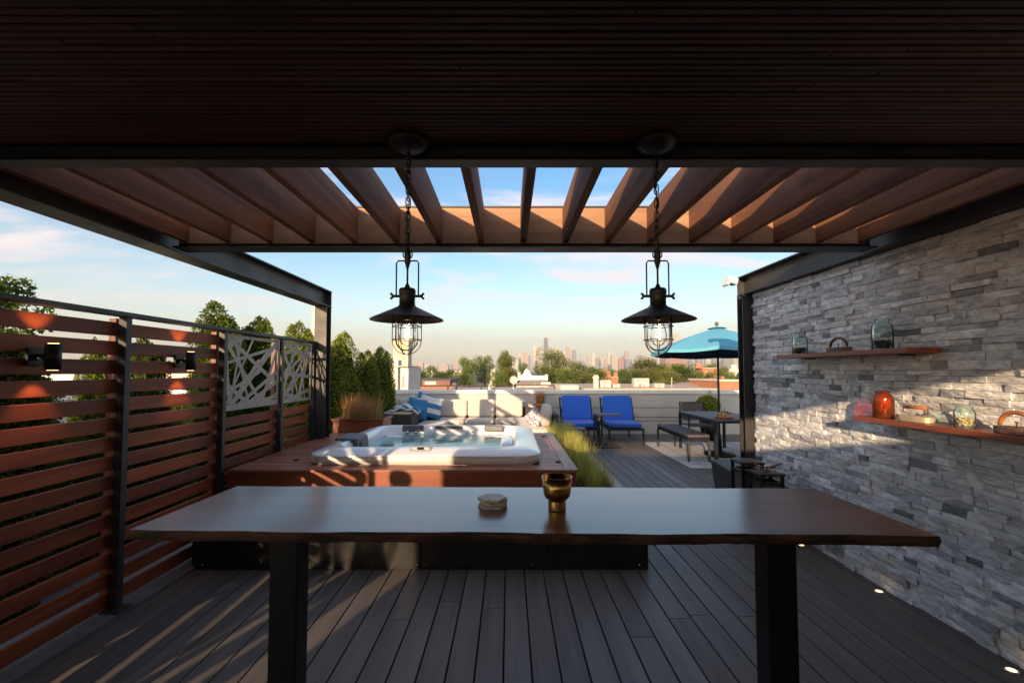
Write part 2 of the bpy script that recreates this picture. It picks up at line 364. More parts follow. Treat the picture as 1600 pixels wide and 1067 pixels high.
def facade(name, wall, win, sx, sz):
    """distant facade: rows of windows laid over a wall colour"""
    m, nt = new_mat(name); out = nd(nt, 'ShaderNodeOutputMaterial'); b = nd(nt, 'ShaderNodeBsdfPrincipled'); lk(nt, b.outputs[0], out.inputs[0])
    tc = nd(nt, 'ShaderNodeTexCoord'); sp = nd(nt, 'ShaderNodeSeparateXYZ'); lk(nt, tc.outputs['Object'], sp.inputs[0])
    a = nd(nt, 'ShaderNodeMath', operation='ADD'); lk(nt, sp.outputs[0], a.inputs[0]); lk(nt, sp.outputs[1], a.inputs[1])
    cb = nd(nt, 'ShaderNodeCombineXYZ'); lk(nt, a.outputs[0], cb.inputs[0]); lk(nt, sp.outputs[2], cb.inputs[1])
    br = nd(nt, 'ShaderNodeTexBrick'); br.offset = 0; br.inputs['Scale'].default_value = 1; br.inputs['Brick Width'].default_value = sx; br.inputs['Row Height'].default_value = sz; br.inputs['Mortar Size'].default_value = sz * .3
    br.inputs['Color1'].default_value = c4(win); br.inputs['Color2'].default_value = c4([x * .8 for x in win]); br.inputs['Mortar'].default_value = c4(wall)
    lk(nt, cb.outputs[0], br.inputs['Vector']); lk(nt, br.outputs[0], b.inputs['Base Color']); b.inputs['Roughness'].default_value = .6
    return m
FA = {'cream': facade('cream_tower', (.55, .49, .40), (.30, .28, .25), 9, 7), 'pink': facade('pink_tower', (.50, .36, .31), (.28, .22, .21), 10, 8),
      'grey': facade('blue_grey_tower', (.25, .26, .30), (.14, .16, .20), 12, 9), 'red': facade('red_brick_tower', (.42, .20, .14), (.24, .14, .12), 9, 8),
      'dark': facade('dark_steel_tower', (.12, .10, .11), (.07, .06, .07), 16, 14), 'pale': facade('pale_stone_tower', (.62, .58, .52), (.40, .38, .35), 8, 7)}
# =====================================================================
# deck floor
# =====================================================================
m = M(); r1 = random.Random(3)
x = -2.596 - .1425 + .0085
while x < 6.3:
    y = -3.2
    while y < 11.05:
        L = r1.uniform(3.4, 4.9) if y > -3 else r1.uniform(1, 4.9)
        y1 = min(y + L, 11.1)
        m.tone = r1.random(); m.box(x, x + .134, y, y1 - .004, -.028, 0)
        y = y1
    x += .1425
tag(m.build('deck_floor', K['deck'], bevel=.002, seg=1), 'grey composite plank floor of the roof deck', kind='structure')
m = M(); m.box(-2.7, 6.3, -3.2, 11.1, -.12, -.032); tag(m.build('deck_subframe', K['void']), 'dark frame under the deck planks', kind='structure')
m = M(); m.box(-9.5, -2.72, -10, 16, -.5, -.10); m.box(-2.7, 6.3, -10, -3.22, -.5, -.1); tag(m.build('roof_surface', K['roofing']), 'grey roof membrane beside the deck', kind='structure')
m = M(); m.box(-2.50, -2.375, -1.7, 5.95, .0005, .03); tag(m.build('kerb', K['curb'], bevel=.005), 'concrete kerb under the slatted fence', kind='structure')

# tile mat
m = M(); m.box(0, 3.2, 0, 2.62, 0, .006)
rug = m.build('tile_mat', K['rug']); rug.location = (2.80, 7.15, .002)
tag(rug, 'pale gridded tile mat on the deck under the dining table', 'mat')

# =====================================================================
# pergola: roof, beams, posts, rafters
# =====================================================================
pg = thing('pergola', 'dark steel pergola with ribbed ceiling and brown cedar rafters', 'pergola', (0, 1.9, 0))
XL, XR = -2.44, 2.6
m = M(); r1 = random.Random(5)
y = -1.78
while y < 1.78:
    xs = [XL + .02] + sorted(r1.uniform(XL + .3, XR) for _ in range(r1.choice([1, 2, 2]))) + [XR + .2]
    for xa_, xb_ in zip(xs[:-1], xs[1:]): m.tone = r1.random(); m.box(xa_, xb_ - .002, y, y + .0215, 2.398 + r1.uniform(-.001, .001), 2.412)
    y += .0262
m.build('ceiling', K['ceil'], pg, bevel=.003, seg=1)
m = M(); m.box(XL + .01, XR + .25, -1.8, 1.855, 2.414, 2.66); m.build('roof_slab', K['blk'], pg)
m = M(); m.box(XL - .02, XR + .24, 1.8, 1.858, 2.357, 2.396); m.box(XL - .02, XR + .24, 1.86, 1.870, 2.352, 2.67); m.box(XL - .02, XR + .24, 1.80, 1.872, 2.344, 2.3515); m.box(XL - .02, XR + .24, 1.78, 1.872, 2.672, 2.68)
m.build('header_beam', K['steel'], pg)
m = M(); m.box(XL - .02, XR + .24, -1.86, -1.803, 2.34, 2.68); m.build('rear_beam', K['steel'], pg)
# far fascia: cedar board above a steel angle
m = M(); m.tone = .6; m.box(-2.26, 2.45, 3.12, 3.16, 2.375, 2.625); m.build('fascia', K['fascia'], pg, bevel=.003)
m = M(); m.box(-2.30, 2.52, 3.10, 3.24, 2.345, 2.355); m.box(-2.30, 2.52, 3.165, 3.175, 2.357, 2.64); m.box(-2.30, 2.52, 3.118, 3.24, 2.628, 2.638)
m.build('steel_angle', K['steel'], pg)
for k in range(-8, 9):
    X = .1 + .29 * k
    if X > 2.44: continue
    m = M(); m.tone = rnd.random(); m.box(X - .021, X + .021, 1.874, 3.1185, 2.385, 2.62); m.build('rafter', K['rafter'], pg, bevel=.003)
def ibeam_y(m, xc, w, y0, y1, z0, z1, web=0):
    m.box(xc - w / 2, xc + w / 2, y0, y1, z0, z0 + .012); m.box(xc - w / 2, xc + w / 2, y0, y1, z1 - .012, z1)
    m.box(xc + web - .006, xc + web + .006, y0, y1, z0 + .0125, z1 - .0125)
m = M(); ibeam_y(m, -2.355, .17, -1.8, 5.86, 2.315, 2.52); m.box(-2.43, -2.28, 5.86, 5.868, 2.315, 2.52); m.build('side_beam', K['steel'], pg)
m = M(); ibeam_y(m, 2.60, .17, -1.8, 5.02, 2.325, 2.53); m.box(2.52, 2.68, 5.02, 5.03, 2.32, 2.53); m.build('side_beam', K['steel'], pg)
def post(m, xc, yc, z1, w=.15, d=.15):
    m.box(xc - w / 2, xc + w / 2, yc - d / 2, yc - d / 2 + .012, 0, z1); m.box(xc - w / 2, xc + w / 2, yc + d / 2 - .012, yc + d / 2, 0, z1)
    m.box(xc - .006, xc + .006, yc - d / 2 + .0125, yc + d / 2 - .0125, 0, z1); m.box(xc - w / 2 - .03, xc + w / 2 + .03, yc - d / 2 - .03, yc + d / 2 + .03, .0, .012)
m = M(); post(m, -2.35, 5.78, 2.314); m.build('post', K['steel'], pg)
m = M(); post(m, 2.585, 4.94, 2.324, w=.17, d=.12); m.build('post', K['steel'], pg)
m = M(); post(m, -2.35, -1.72, 2.314); m.build('post', K['steel'], pg)
m = M(); m.obox((2.475, 5.06, 2.50), (.10, .12, .075), Matrix.Rotation(R(14), 3, 'Y')); m.obox((2.42, 5.06, 2.495), (.03, .14, .10), Matrix.Rotation(R(14), 3, 'Y')); m.bar((2.47, 5.06, 2.50), (2.53, 5.035, 2.50), .03, .03)
fl = m.build('flood_light', K['plastic_white'], bevel=.01); tag(fl, 'small white flood light fixed on the top corner of the right pergola post', 'light')
# rear wall behind the camera (its top edge and left end cut the low sun)
wl = thing('rear_wall', 'dark panelled wall closing the back of the bar area', 'wall', (0, -1.85, 0))
m = M(); r1 = random.Random(8)
for k in range(14):
    m.tone = r1.random(); m.box(-2.66, 2.58, -1.86, -1.82, .02 + k * .142, .02 + k * .142 + .138)
m.build('cladding', K['ceil'], wl)
m = M(); m.box(-2.66, 2.58, -1.90, -1.862, 0, 2.02); m.build('backing', K['void'], wl)

# =====================================================================
# stone wall
# =====================================================================
sw = thing('stone_wall', 'wall faced with grey split ledger stone carrying two red shelves', 'wall', (2.7, 1.5, 0))
m = M(); r1 = random.Random(21)
z = 0.002
while z < 2.318:
    h = r1.choice([.034, .038, .044, .050, .054]); z1 = min(z + h, 2.32)
    y = -1.8 + r1.uniform(-.2, 0)
    while y < 4.87:
        L = r1.choice([.08, .11, .14, .18, .22, .28]) * r1.uniform(.8, 1.15); y1 = min(y + L, 4.86 + r1.uniform(-.02, .012))
        if y1 - y < .03: y = y1 + .1; continue
        m.tone = min(1, max(.06, r1.gauss(.55, .22)))
        d = r1.choice([0, .003, .006, .010, .016]) + r1.uniform(0, .003)
        nu, nv = max(2, int((y1 - y) / .035)), 3
        g = []
        tl = r1.uniform(-.004, .003); tz = r1.uniform(-.003, .003)
        for j in range(nv + 1):
            for i in range(nu + 1):
                yy = y + .0012 + (y1 - y - .0024) * i / nu; zz = z + .001 + (z1 - z - .002) * j / nv
                edge = (i in (0, nu)) or (j in (0, nv))
                xx = 2.600 - d + tl * (i / nu - .5) * 2 + tz * (j / nv - .5) * 2 + r1.uniform(-.0018, .0018) + (.002 if edge else 0)
                g.append((xx, yy, zz))
        n = len(g); W = nu + 1
        back = [(2.64, g[i][1], g[i][2]) for i in (0, nu, nv * W + nu, nv * W)]
        fs = [(j * W + i, (j + 1) * W + i, (j + 1) * W + i + 1, j * W + i + 1) for j in range(nv) for i in range(nu)]
        fs += [tuple([i for i in range(nu + 1)] + [n + 1, n]), tuple([nv * W + i for i in range(nu, -1, -1)] + [n + 3, n + 2]),
               tuple([j * W for j in range(nv, -1, -1)] + [n, n + 3]), tuple([j * W + nu for j in range(nv + 1)] + [n + 2, n + 1])]
        m.add(g + back, fs)
        y = y1
    z = z1
m.build('stone_facing', K['stone'], sw)
m = M(); m.box(2.632, 2.86, -1.8, 4.85, 0, 2.31); m.build('wall_core', K['void'], sw)

# =====================================================================
# slatted fence
# =====================================================================
fe = thing('slatted_fence', 'long red slatted wood screen with dark steel posts on the left side', 'fence', (-2.45, 3, 0))
posts_y = [.44, 1.90, 2.90, 3.90, 4.89, 5.69]
for yy in posts_y:
    m = M(); m.box(-2.455, -2.405, yy - .022, yy + .022, 0, 1.84)
    m.box(-2.49, -2.37, yy - .055, yy + .055, .0305, .04)
    m.build('post', K['steel'], fe, bevel=.002)
m = M(); m.box(-2.47, -2.39, .41, 5.74, 1.842, 1.87); m.build('top_rail', K['steel'], fe, bevel=.002)
m = M(); r1 = random.Random(31)
for a, b in zip(posts_y[:-1], posts_y[1:]):
    m = M(); m.tone = r1.random(); m.box(-2.535, -2.492, a + .0, a + .085, .01, 1.835); m.build('wood_upright', K['slatpost'], fe)
for bi, (a, b) in enumerate(zip(posts_y[:-1], posts_y[1:])):
    m = M()
    for k in range(15):
        z0 = .055 + k * .119
        if b > 4 and z0 > 1.07: continue
        m.tone = r1.random(); m.box(-2.490 + r1.uniform(-.001, .001), -2.468, a + (-.01 if bi else 0), b - .012, z0, z0 + .086)
    m.build('slat_panel', K['slat'], fe, bevel=.003)
def laser_panel(y0, y1, z0, z1, seed):
    r2 = random.Random(seed); m = M(); t = .003
    m.box(-2.440, -2.436, y0, y1, z0, z0 + .03); m.box(-2.440, -2.436, y0, y1, z1 - .03, z1)
    m.box(-2.440, -2.436, y0, y0 + .03, z0 + .0305, z1 - .0305); m.box(-2.440, -2.436, y1 - .03, y1, z0 + .0305, z1 - .0305)
    def edgept(e, t):
        return {0: (y0 + .02, z0 + t * (z1 - z0)), 1: (y1 - .02, z0 + t * (z1 - z0)), 2: (y0 + t * (y1 - y0), z0 + .02), 3: (y0 + t * (y1 - y0), z1 - .02)}[e]
    hubs = [(y0 + .04, z0 + .04), (y0 + .42 * (y1 - y0), z0 + .45 * (z1 - z0)), (y1 - .2, z0 + .35 * (z1 - z0)), (y0 + .2, z1 - .08)]
    for i in range(22):
        if i < 15:
            h = hubs[i % 4]; h = (h[0] + r2.uniform(-.05, .05), h[1] + r2.uniform(-.05, .05)); q = edgept(r2.randrange(4), r2.random())
            d = (h[0] - q[0], h[1] - q[1]); k = r2.uniform(.25, .7)
            p = h; far = (h[0] + d[0] * k, h[1] + d[1] * k)
            far = (min(max(far[0], y0 + .015), y1 - .015), min(max(far[1], z0 + .015), z1 - .015)); p = far
        else:
            a_, b_ = r2.sample(range(4), 2); p, q = edgept(a_, r2.random()), edgept(b_, r2.random())
        w = r2.uniform(.022, .046); xo = -2.4395 + .00012 * i
        A, B = Vector((xo, p[0], p[1])), Vector((xo, q[0], q[1]))
        if (A - B).length > .1: m.bar(A, B, .002, w, up=(0, -(B - A).z, (B - A).y))
    return m
for y0, y1, sd in ((3.93, 4.86, 4), (4.92, 5.66, 9)):
    m = laser_panel(y0, y1, 1.155, 1.825, sd); m.build('cut_metal_panel', K['lasercut'], fe)

# sconces
def sconce(y, label):
    s = thing('wall_sconce', label, 'wall light', (-2.37, y, 1.575), 'sconces on the slatted fence')
    m = M(); m.lathe([(0, -.067), (.028, -.067), (.028, -.0665), (.034, -.0665), (.034, .067), (.028, .067), (.028, .05), (0, .05)], (-2.37, y, 1.575), 24); m.build('housing', K['blk'], s)
    m = M(); m.box(-2.466, -2.449, y - .05, y + .05, 1.53, 1.62); m.bar((-2.45, y, 1.575), (-2.40, y, 1.575), .03, .03); m.build('bracket', K['blk'], s, bevel=.003)
    for sg in (-1, 1):
        m = M(); m.lathe([(0, 0), (.022, 0), (.022, .002), (0, .002)], (-2.37, y, 1.575 + sg * .0675 + (.001 if sg > 0 else -.003)), 16); m.build('lens', K['warmled'], s)
        L = bpy.data.lights.new('sconce_beam', 'SPOT'); L.energy = 1.5; L.color = (1, .5, .22); L.spot_size = R(75); L.spot_blend = .7; L.shadow_soft_size = .012
        lo = bpy.data.objects.new('sconce_beam', L); COL.objects.link(lo); lo.parent = s
        lo.location = (0, 0, sg * .085); lo.rotation_euler = (0, R(180 if sg > 0 else 0) - R(24) * sg, 0)
    return s
sconce(2.385, 'black cylinder wall light on the nearer fence bay left of the middle post')
sconce(3.42, 'black cylinder wall light on the fence bay just before the cut metal panels')

# =====================================================================
# pendant lamps
# =====================================================================
def pendant(x, y, label, lean=0):
    p = thing('pendant_lamp', label, 'pendant lamp', (x, y, 1.69), 'caged pendant lamps over the bar table')
    def Z(py): return 1.695 + (502 - py) / 410 * 1.0
    m = M(); m.lathe([(0, 2.396), (.078, 2.396), (.08, 2.385), (.074, 2.37), (.05, 2.356), (.02, 2.35), (0, 2.35)], (x, y, 0), 32); m.build('ceiling_canopy', K['lampblk'], p)
    m = M(); z = 2.35; i = 0; top = Z(398)
    n = 15; ph = (2.352 - top) / n
    for i in range(n):
        zc = 2.352 - ph * (i + .5); L = ph * .80; w = .0085; pts = []
        for k in range(16):
            t = 2 * math.pi * k / 16; a = math.cos(t) * w; b = math.sin(t) * w + math.copysign(L - w, math.sin(t)) * (1 if abs(math.sin(t)) > .01 else 0)
            pts.append((x + (a if i % 2 else a * .25), y + (a * .25 if i % 2 else a), zc + b))
        m.tube(pts, .0022, 6, closed=True)
    m.tube([(x + .018 * math.cos(t * .3927), y, Z(398) + .018 * math.sin(t * .3927)) for t in range(16)], .0025, 6, closed=True)
    cord = [(x + .004 * math.sin(k * 1.3), y + .004 * math.cos(k * 1.3), 2.35 - (2.35 - top) * k / 12) for k in range(13)]
    m.tube(cord, .0022, 6); m.build('chain', K['lampblk'], p)
    m = M(); m.lathe([(0, Z(388)), (.006, Z(389)), (.012, Z(394)), (.013, Z(400)), (.011, Z(406)), (.013, Z(409)), (.009, Z(414)), (.005, Z(420)), (.0038, Z(422)), (.0038, Z(444)), (.008, Z(447)), (.013, Z(452)), (.014, Z(453))], (x, y, 0), 16)
    yw = .0425; m.tube([(x - yw, y, Z(466)), (x - yw, y, Z(412)), (x - yw + .006, y, Z(408)), (x + yw - .006, y, Z(408)), (x + yw, y, Z(412)), (x + yw, y, Z(466))], .003, 8)
    m.build('yoke', K['lampblk'], p)
    for sg in (-1, 1):
        m = M(); m.tube([(x + sg * .028, y, Z(464)), (x + sg * .06, y, Z(464))], .0055, 8)
        for t in (.8, -.8): m.tube([(x + sg * .052, y, Z(464)), (x + sg * .064, y, Z(464) + t * .014)], [.004, .005], 6)
        m.build('thumb_screw', K['lampblk'], p)
    m = M(); m.lathe([(0, Z(452)), (.028, Z(452)), (.032, Z(455)), (.032, Z(460)), (.030, Z(462)), (.030, Z(478)), (.036, Z(481)), (.085, Z(490.5)), (.132, Z(499.5)), (.138, Z(501)), (.1385, Z(502.5)), (.136, Z(502)), (.13, Z(500.5)), (.084, Z(491.5)), (.034, Z(482)), (.027, Z(479)), (.027, Z(456)), (0, Z(456))], (x, y, 0), 48)
    m.build('shade', K['lampblk'], p)
    m = M(); cr = .0545
    for zz in (Z(512), Z(533)): m.tube([(x + cr * math.cos(k * .2618), y + cr * math.sin(k * .2618), zz) for k in range(24)], .0018, 6, closed=True)
    for a in (0, 60, 120, 180, 240, 300):
        ca, sa = math.cos(R(a + 8)), math.sin(R(a + 8)); pts = [(x + cr * ca, y + cr * sa, Z(492)), (x + cr * ca, y + cr * sa, Z(533))]
        for k in range(1, 9):
            t = R(90) * k / 8; pts.append((x + cr * math.cos(t) * ca, y + cr * math.cos(t) * sa, Z(533) - math.sin(t) * .056))
        m.tube(pts, .0018, 6)
    m.build('cage', K['lampblk'], p)
    m = M(); m.lathe([(.044, Z(494)), (.0445, Z(533)), (.041, Z(540)), (.03, Z(546.5)), (.015, Z(550)), (0, Z(550.5))], (x, y, 0), 32); m.build('glass_jar', K['clear'], p)
    m = M(); m.lathe([(.012, Z(500)), (.016, Z(505)), (.026, Z(515)), (.031, Z(524)), (.029, Z(533)), (.018, Z(540)), (0, Z(543))], (x, y, 0), 24); bulb = m.build('bulb', K['clear'], p)
    m = M(); pts = []
    for k in range(60):
        t = k / 59; pts.append((x + .008 * math.cos(t * 25), y + .008 * math.sin(t * 25), Z(508) - t * .058))
    m.tube(pts, .0011, 5); m.build('filament', K['filament'], bulb)
    m = M(); m.lathe([(0, Z(492)), (.014, Z(492)), (.014, Z(502)), (0, Z(502))], (x, y, 0), 16); m.build('socket', K['lampblk'], bulb)
    L = bpy.data.lights.new('bulb_glow', 'POINT'); L.energy = .25; L.color = (1, .6, .3); L.shadow_soft_size = .02
    lo = bpy.data.objects.new('bulb_glow', L); COL.objects.link(lo); lo.parent = p; lo.location = (0, 0, -.06)
    return p
lx, _ = on_y(636, 500, 1.75); rx, _ = on_y(1028.5, 500, 1.75)
pendant(lx, 1.75, 'black caged pendant lamp nearer the slatted fence, hanging over the hot tub view')
pendant(rx, 1.75, 'black caged pendant lamp nearer the stone wall, hanging beside the blue umbrella')

# =====================================================================
# bar table
# =====================================================================
bt = thing('bar_table', 'long dark walnut bar table with live edge and black steel legs', 'table', (.055, 1.48, 0))
r1 = random.Random(12)
def wob(i, s, a): return a * (math.sin(i * .9 + s) + .6 * math.sin(i * 2.3 + s * 2) + .3 * math.sin(i * 5.1 + s))
N = 60; xa, xb = -1.085, 1.075
top = []; 
fr = [(xa + (xb - xa) * i / N, -.237 + wob(i * .3, 1, .004)) for i in range(N + 1)]
bk = [(xa + .006 + (xb - xa - .02) * i / N, .245 + wob(i * .3, 4, .003)) for i in range(N + 1)]
m = M(); m.smooth = False
vs = []; 
for i in range(N + 1): vs.append((fr[i][0], fr[i][1], 1.07))
for i in range(N + 1): vs.append((bk[i][0], bk[i][1], 1.07))
fs = [(i, i + 1, N + 2 + i, N + 1 + i) for i in range(N)]
n = len(vs)
for i in range(N + 1): vs.append((bk[i][0], bk[i][1], 1.042))
fs += [(N + 1 + i, N + 2 + i, n + i + 1, n + i) for i in range(N)]
n2 = len(vs)
for i in range(N + 1): vs.append((fr[i][0], fr[i][1] + .012, 1.042))
fs += [(n + i, n + i + 1, n2 + i + 1, n2 + i) for i in range(N)]
fs += [(0, N + 1, n, n2), (N, n2 + N, n + N, 2 * N + 1)]
m.add(vs, fs)
tt = m.build('tabletop', K['walnut'], None); tt.parent = bt
m = M(); m.smooth = True; vs = []; J = 7
for i in range(N * 3 + 1):
    f = i / 3; a = int(min(N - 1, f)); u = f - a
    bx = fr[a][0] * (1 - u) + fr[a + 1][0] * u; by = fr[a][1] * (1 - u) + fr[a + 1][1] * u
    for j in range(J + 1):
        t = j / J; z = 1.0699 - t * .0279
        o = -.001 - .005 * math.sin(t * math.pi * .8) + (0 if j == 0 else r1.uniform(-.002, .002)) + .010 * t * t * .8
        vs.append((bx, by + o if j else by - .0005, z - (0 if j < J else r1.uniform(0, .0015))))
m.add(vs, [(i * (J + 1) + j, (i + 1) * (J + 1) + j, (i + 1) * (J + 1) + j + 1, i * (J + 1) + j + 1) for i in range(N * 3) for j in range(J)])
lv = m.build('live_edge', K['bark'], None); lv.parent = bt
for X in (-.697, .708):
    m = M(); m.box(X - .040, X + .041, -.168 + .012 * (X < 0), -.093 + .012 * (X < 0), .012, 1.032); m.box(X - .036, X + .036, -.09, .20, 1.018, 1.0405); m.box(X - .045, X + .045, -.18, .22, 0, .0115)
    lg = m.build('leg', K['blk'], None, bevel=.004); lg.parent = bt
bt.rotation_euler = (0, 0, R(-1.0))

def lathe_thing(name, label, cat, mat_, prof, loc, seg=32, group=None):
    m = M(); m.lathe(prof, (0, 0, 0), seg); o = m.build(name, mat_); o.location = loc
    return tag(o, label, cat, group)
cx, cy = on_z(872, 801, 1.07)
cy += .03
lathe_thing('brass_cup', 'brushed brass stemmed cup standing on the bar table', 'cup', K['brass'],
    [(0, 0), (.0255, 0), (.026, .003), (.026, .032), (.0245, .036), (.031, .041), (.0375, .050), (.040, .064), (.0445, .120), (.0435, .120), (.039, .066), (.036, .052), (.025, .044), (0, .042)], (cx, cy, 1.0705)).scale = (1.06, 1.06, .86)
cx, cy = on_z(769, 796, 1.07); cy += .035
for k, (dx, rot, lab) in enumerate(((0, 3, 'bottom'), (.002, 17, 'middle'), (-.001, 1, 'top'))):
    m = M(); m.prism([(.0465 * math.cos(R(60 * i)), .0465 * math.sin(R(60 * i))) for i in range(6)], 0, .0085)
    o = m.build('hexagonal_coaster', K['stonec'], bevel=.0006, seg=1); o.location = (cx + dx * 1.8, cy, 1.0705 + k * .0104); o.rotation_euler = (0, 0, R(rot))
    tag(o, f'hexagonal stone coaster at the {lab} of the small stack on the bar table', 'coaster', 'coasters stacked on the bar table')

# =====================================================================
# black planter, grass strip, ipe surround, hot tub
# =====================================================================
pl = thing('metal_planter', 'long black steel planter in front of and beside the hot tub deck', 'planter', (0, 3.7, 0))
for a, b in ((-2.40, -.672), (-.662, 1.056)):
    m = M(); m.box(a, b, 3.54, 3.552, .004, .37); m.build('front_panel', K['gloss_blk'], pl, bevel=.001)
for X in (-2.32, -1.55, -.70, -.63, .17, .99):
    m = M(); m.lathe([(0, .004), (.004, .003), (.006, 0)], (X, 3.54, .038), 10, Matrix.Rotation(R(90), 3, 'X')); m.build('rivet', K['chrome'], pl)
m = M(); m.box(1.03, 1.056, 3.553, 8.0, .004, .30); m.build('side_panel', K['gloss_blk'], pl)
m = M(); m.tone = .5; m.box(1.0, 1.10, 3.53, 8.02, .372, .39); m.build('wood_cap', K['ipet'], pl, bevel=.003)
m = M(); m.box(-2.38, 1.029, 3.554, 3.85, .30, .345); m.box(.60, 1.029, 3.8505, 8.0, .30, .345); m.build('soil', K['soil'], pl)
m = M(); m.box(-2.38, 1.029, 3.556, 3.84, .005, .299); m.build('planter_body', K['blk'], pl)

gr = random.Random(41)
def blade(m, x, y, z, h, lean, az, w, tone, seg=4, droop=1.0):
    dx, dy = math.cos(az), math.sin(az); px_, py_ = -dy, dx; vs = []
    for k in range(seg + 1):
        t = k / seg; off = lean * t ** 1.8; zz = z + h * (t - .25 * droop * lean * t ** 3 / max(h, .1)); ww = w * (1 - t) ** .7 + .0003
        c = (x + dx * off, y + dy * off)
        vs += [(c[0] - px_ * ww, c[1] - py_ * ww, zz), (c[0] + px_ * ww, c[1] + py_ * ww, zz)]
    n0 = len(m.v); m.v += vs
    for k in range(seg):
        m.f.append((n0 + 2 * k, n0 + 2 * k + 1, n0 + 2 * k + 3, n0 + 2 * k + 2)); m.t.append(min(1, max(0, tone * (.35 + .65 * (k + 1) / seg)))); m.sm.append(True)
m = M()
for c in range(46):
    y0 = 4.35 + 3.55 * (c / 45) ** .9; x0 = gr.uniform(.66, .98)
    for k in range(75):
        a = gr.uniform(0, 6.28); h = gr.uniform(.20, .40) * (1.0 if c > 6 else .8)
        blade(m, x0 + gr.gauss(0, .03), y0 + gr.gauss(0, .04), .34, h, gr.uniform(.03, .17), a, .0022, gr.uniform(.1, 1))
tag(m.build('grass', K['grassy']), 'yellow green ornamental grass filling the planter beside the hot tub deck', 'grass', kind='stuff')
m = M()
for c in range(60):
    y0 = gr.uniform(5.2, 7.8); x0 = gr.uniform(.75, 1.0); blade(m, x0, y0, .34, gr.uniform(.34, .44), gr.uniform(.08, .26), gr.uniform(-1.0, 1.0), .0013, 1, seg=5)
    m.tone = 1
tag(m.build('seed_stems', K['stem']), 'thin tan seed stems rising out of the ornamental grass', 'grass', kind='stuff')

sd = thing('tub_deck', 'raised red hardwood deck surrounding the hot tub', 'deck', (-.9, 5, 0))
m = M(); r1 = random.Random(17)
DZ = .67
def strip_x(x0, x1, y0, y1):
    y = y0
    while y < y1 - .01:
        m.tone = r1.random(); m.box(x0, x1, y, min(y + .081, y1), DZ - .022, DZ); y += .0885
strip_x(-2.38, .475, 4.005, 4.11); strip_x(-2.38, -1.76, 4.1145, 6.25); strip_x(.27, .475, 4.1145, 6.25)
m.build('deck_boards', K['ipe'], sd, bevel=.0025)
m = M(); m.tone = .7; m.box(.48, .585, 4.0, 6.25, DZ - .022, DZ + .001); m.build('edge_board', K['ipet'], sd, bevel=.003)
m = M(); m.tone = .4; m.box(-2.38, .585, 3.905, 4.0, DZ - .022, DZ + .001); m.build('edge_board', K['ipe'], sd, bevel=.003)
m = M(); r1 = random.Random(2)
for z0, z1 in ((.02, .20), (.204, .352), (.356, .503), (.507, .646)):
    for a, b in ((-2.38, -1.0), (-.996, .57)): m.tone = r1.random(); m.box(a, b, 3.925, 3.945, z0, z1)
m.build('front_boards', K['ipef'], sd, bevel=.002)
m = M()
for z0, z1 in ((.02, .20), (.204, .352), (.356, .503), (.507, .646)): m.tone = r1.random(); m.box(.55, .568, 3.946, 6.25, z0, z1)
m.build('side_boards', K['slat'], sd, bevel=.002)
m = M(); m.box(-2.37, -1.80, 3.95, 6.22, .02, DZ - .024); m.box(.32, .548, 3.95, 6.22, .02, DZ - .024); m.box(-1.799, .319, 3.95, 4.0, .02, DZ - .024); m.build('underframe', K['void'], sd)
for px_, py_ in ((849, 682), (872, 722), (463, 719)):
    X, Y = on_z(px_, py_, DZ)
    m = M(); m.lathe([(0, .012), (.01, .012), (.011, .006), (.022, .005), (.024, .0)], (X, Y, DZ + .0005), 12)
    for k in range(4): a = R(45 + 90 * k); m.bar((X, Y, DZ + .008), (X + .026 * math.cos(a), Y + .026 * math.sin(a), DZ + .008), .008, .006)
    m.build('latch', K['blk'], sd)

tub = thing('hot_tub', 'white acrylic hot tub filled with pale teal water', 'hot tub', (-.75, 5.15, DZ))
TX, TY, HX, HY = -.762, 5.14, 1.055, 1.045
def rrect(hx, hy, r, z, n=10):
    pts = []
    for cx_, cy_, a0 in ((1, 1, 0), (-1, 1, 90), (-1, -1, 180), (1, -1, 270)):
        for k in range(n + 1):
            a = R(a0 + 90 * k / n); pts.append((TX + cx_ * (hx - r) + r * math.cos(a), TY + cy_ * (hy - r) + r * math.sin(a), z))
    # subdivide straight sides
    out = []
    for i, p in enumerate(pts):
        q = pts[(i + 1) % len(pts)]; out.append(p)
        if (i + 1) % (n + 1) == 0:
            for s_ in range(1, 12): t = s_ / 12; out.append(tuple(p[k] * (1 - t) + q[k] * t for k in range(3)))
    return out
def loft(m, rings, cap=False):
    n = len(rings[0]); base = len(m.v); old, m.smooth = m.smooth, True
    vs = [p for r_ in rings for p in r_]; fs = [(i * n + k, i * n + (k + 1) % n, (i + 1) * n + (k + 1) % n, (i + 1) * n + k) for i in range(len(rings) - 1) for k in range(n)]
    if cap: fs.append(tuple((len(rings) - 1) * n + k for k in range(n)))
    m.add(vs, fs); m.smooth = old
m = M(); loft(m, [rrect(HX - .012, HY - .012, .20, DZ + .002), rrect(HX - .002, HY - .002, .21, DZ + .015), rrect(HX, HY, .21, DZ + .066), rrect(HX - .006, HY - .006, .20, DZ + .073)])
m.build('rim_skirt', K['tub_skirt'], tub)
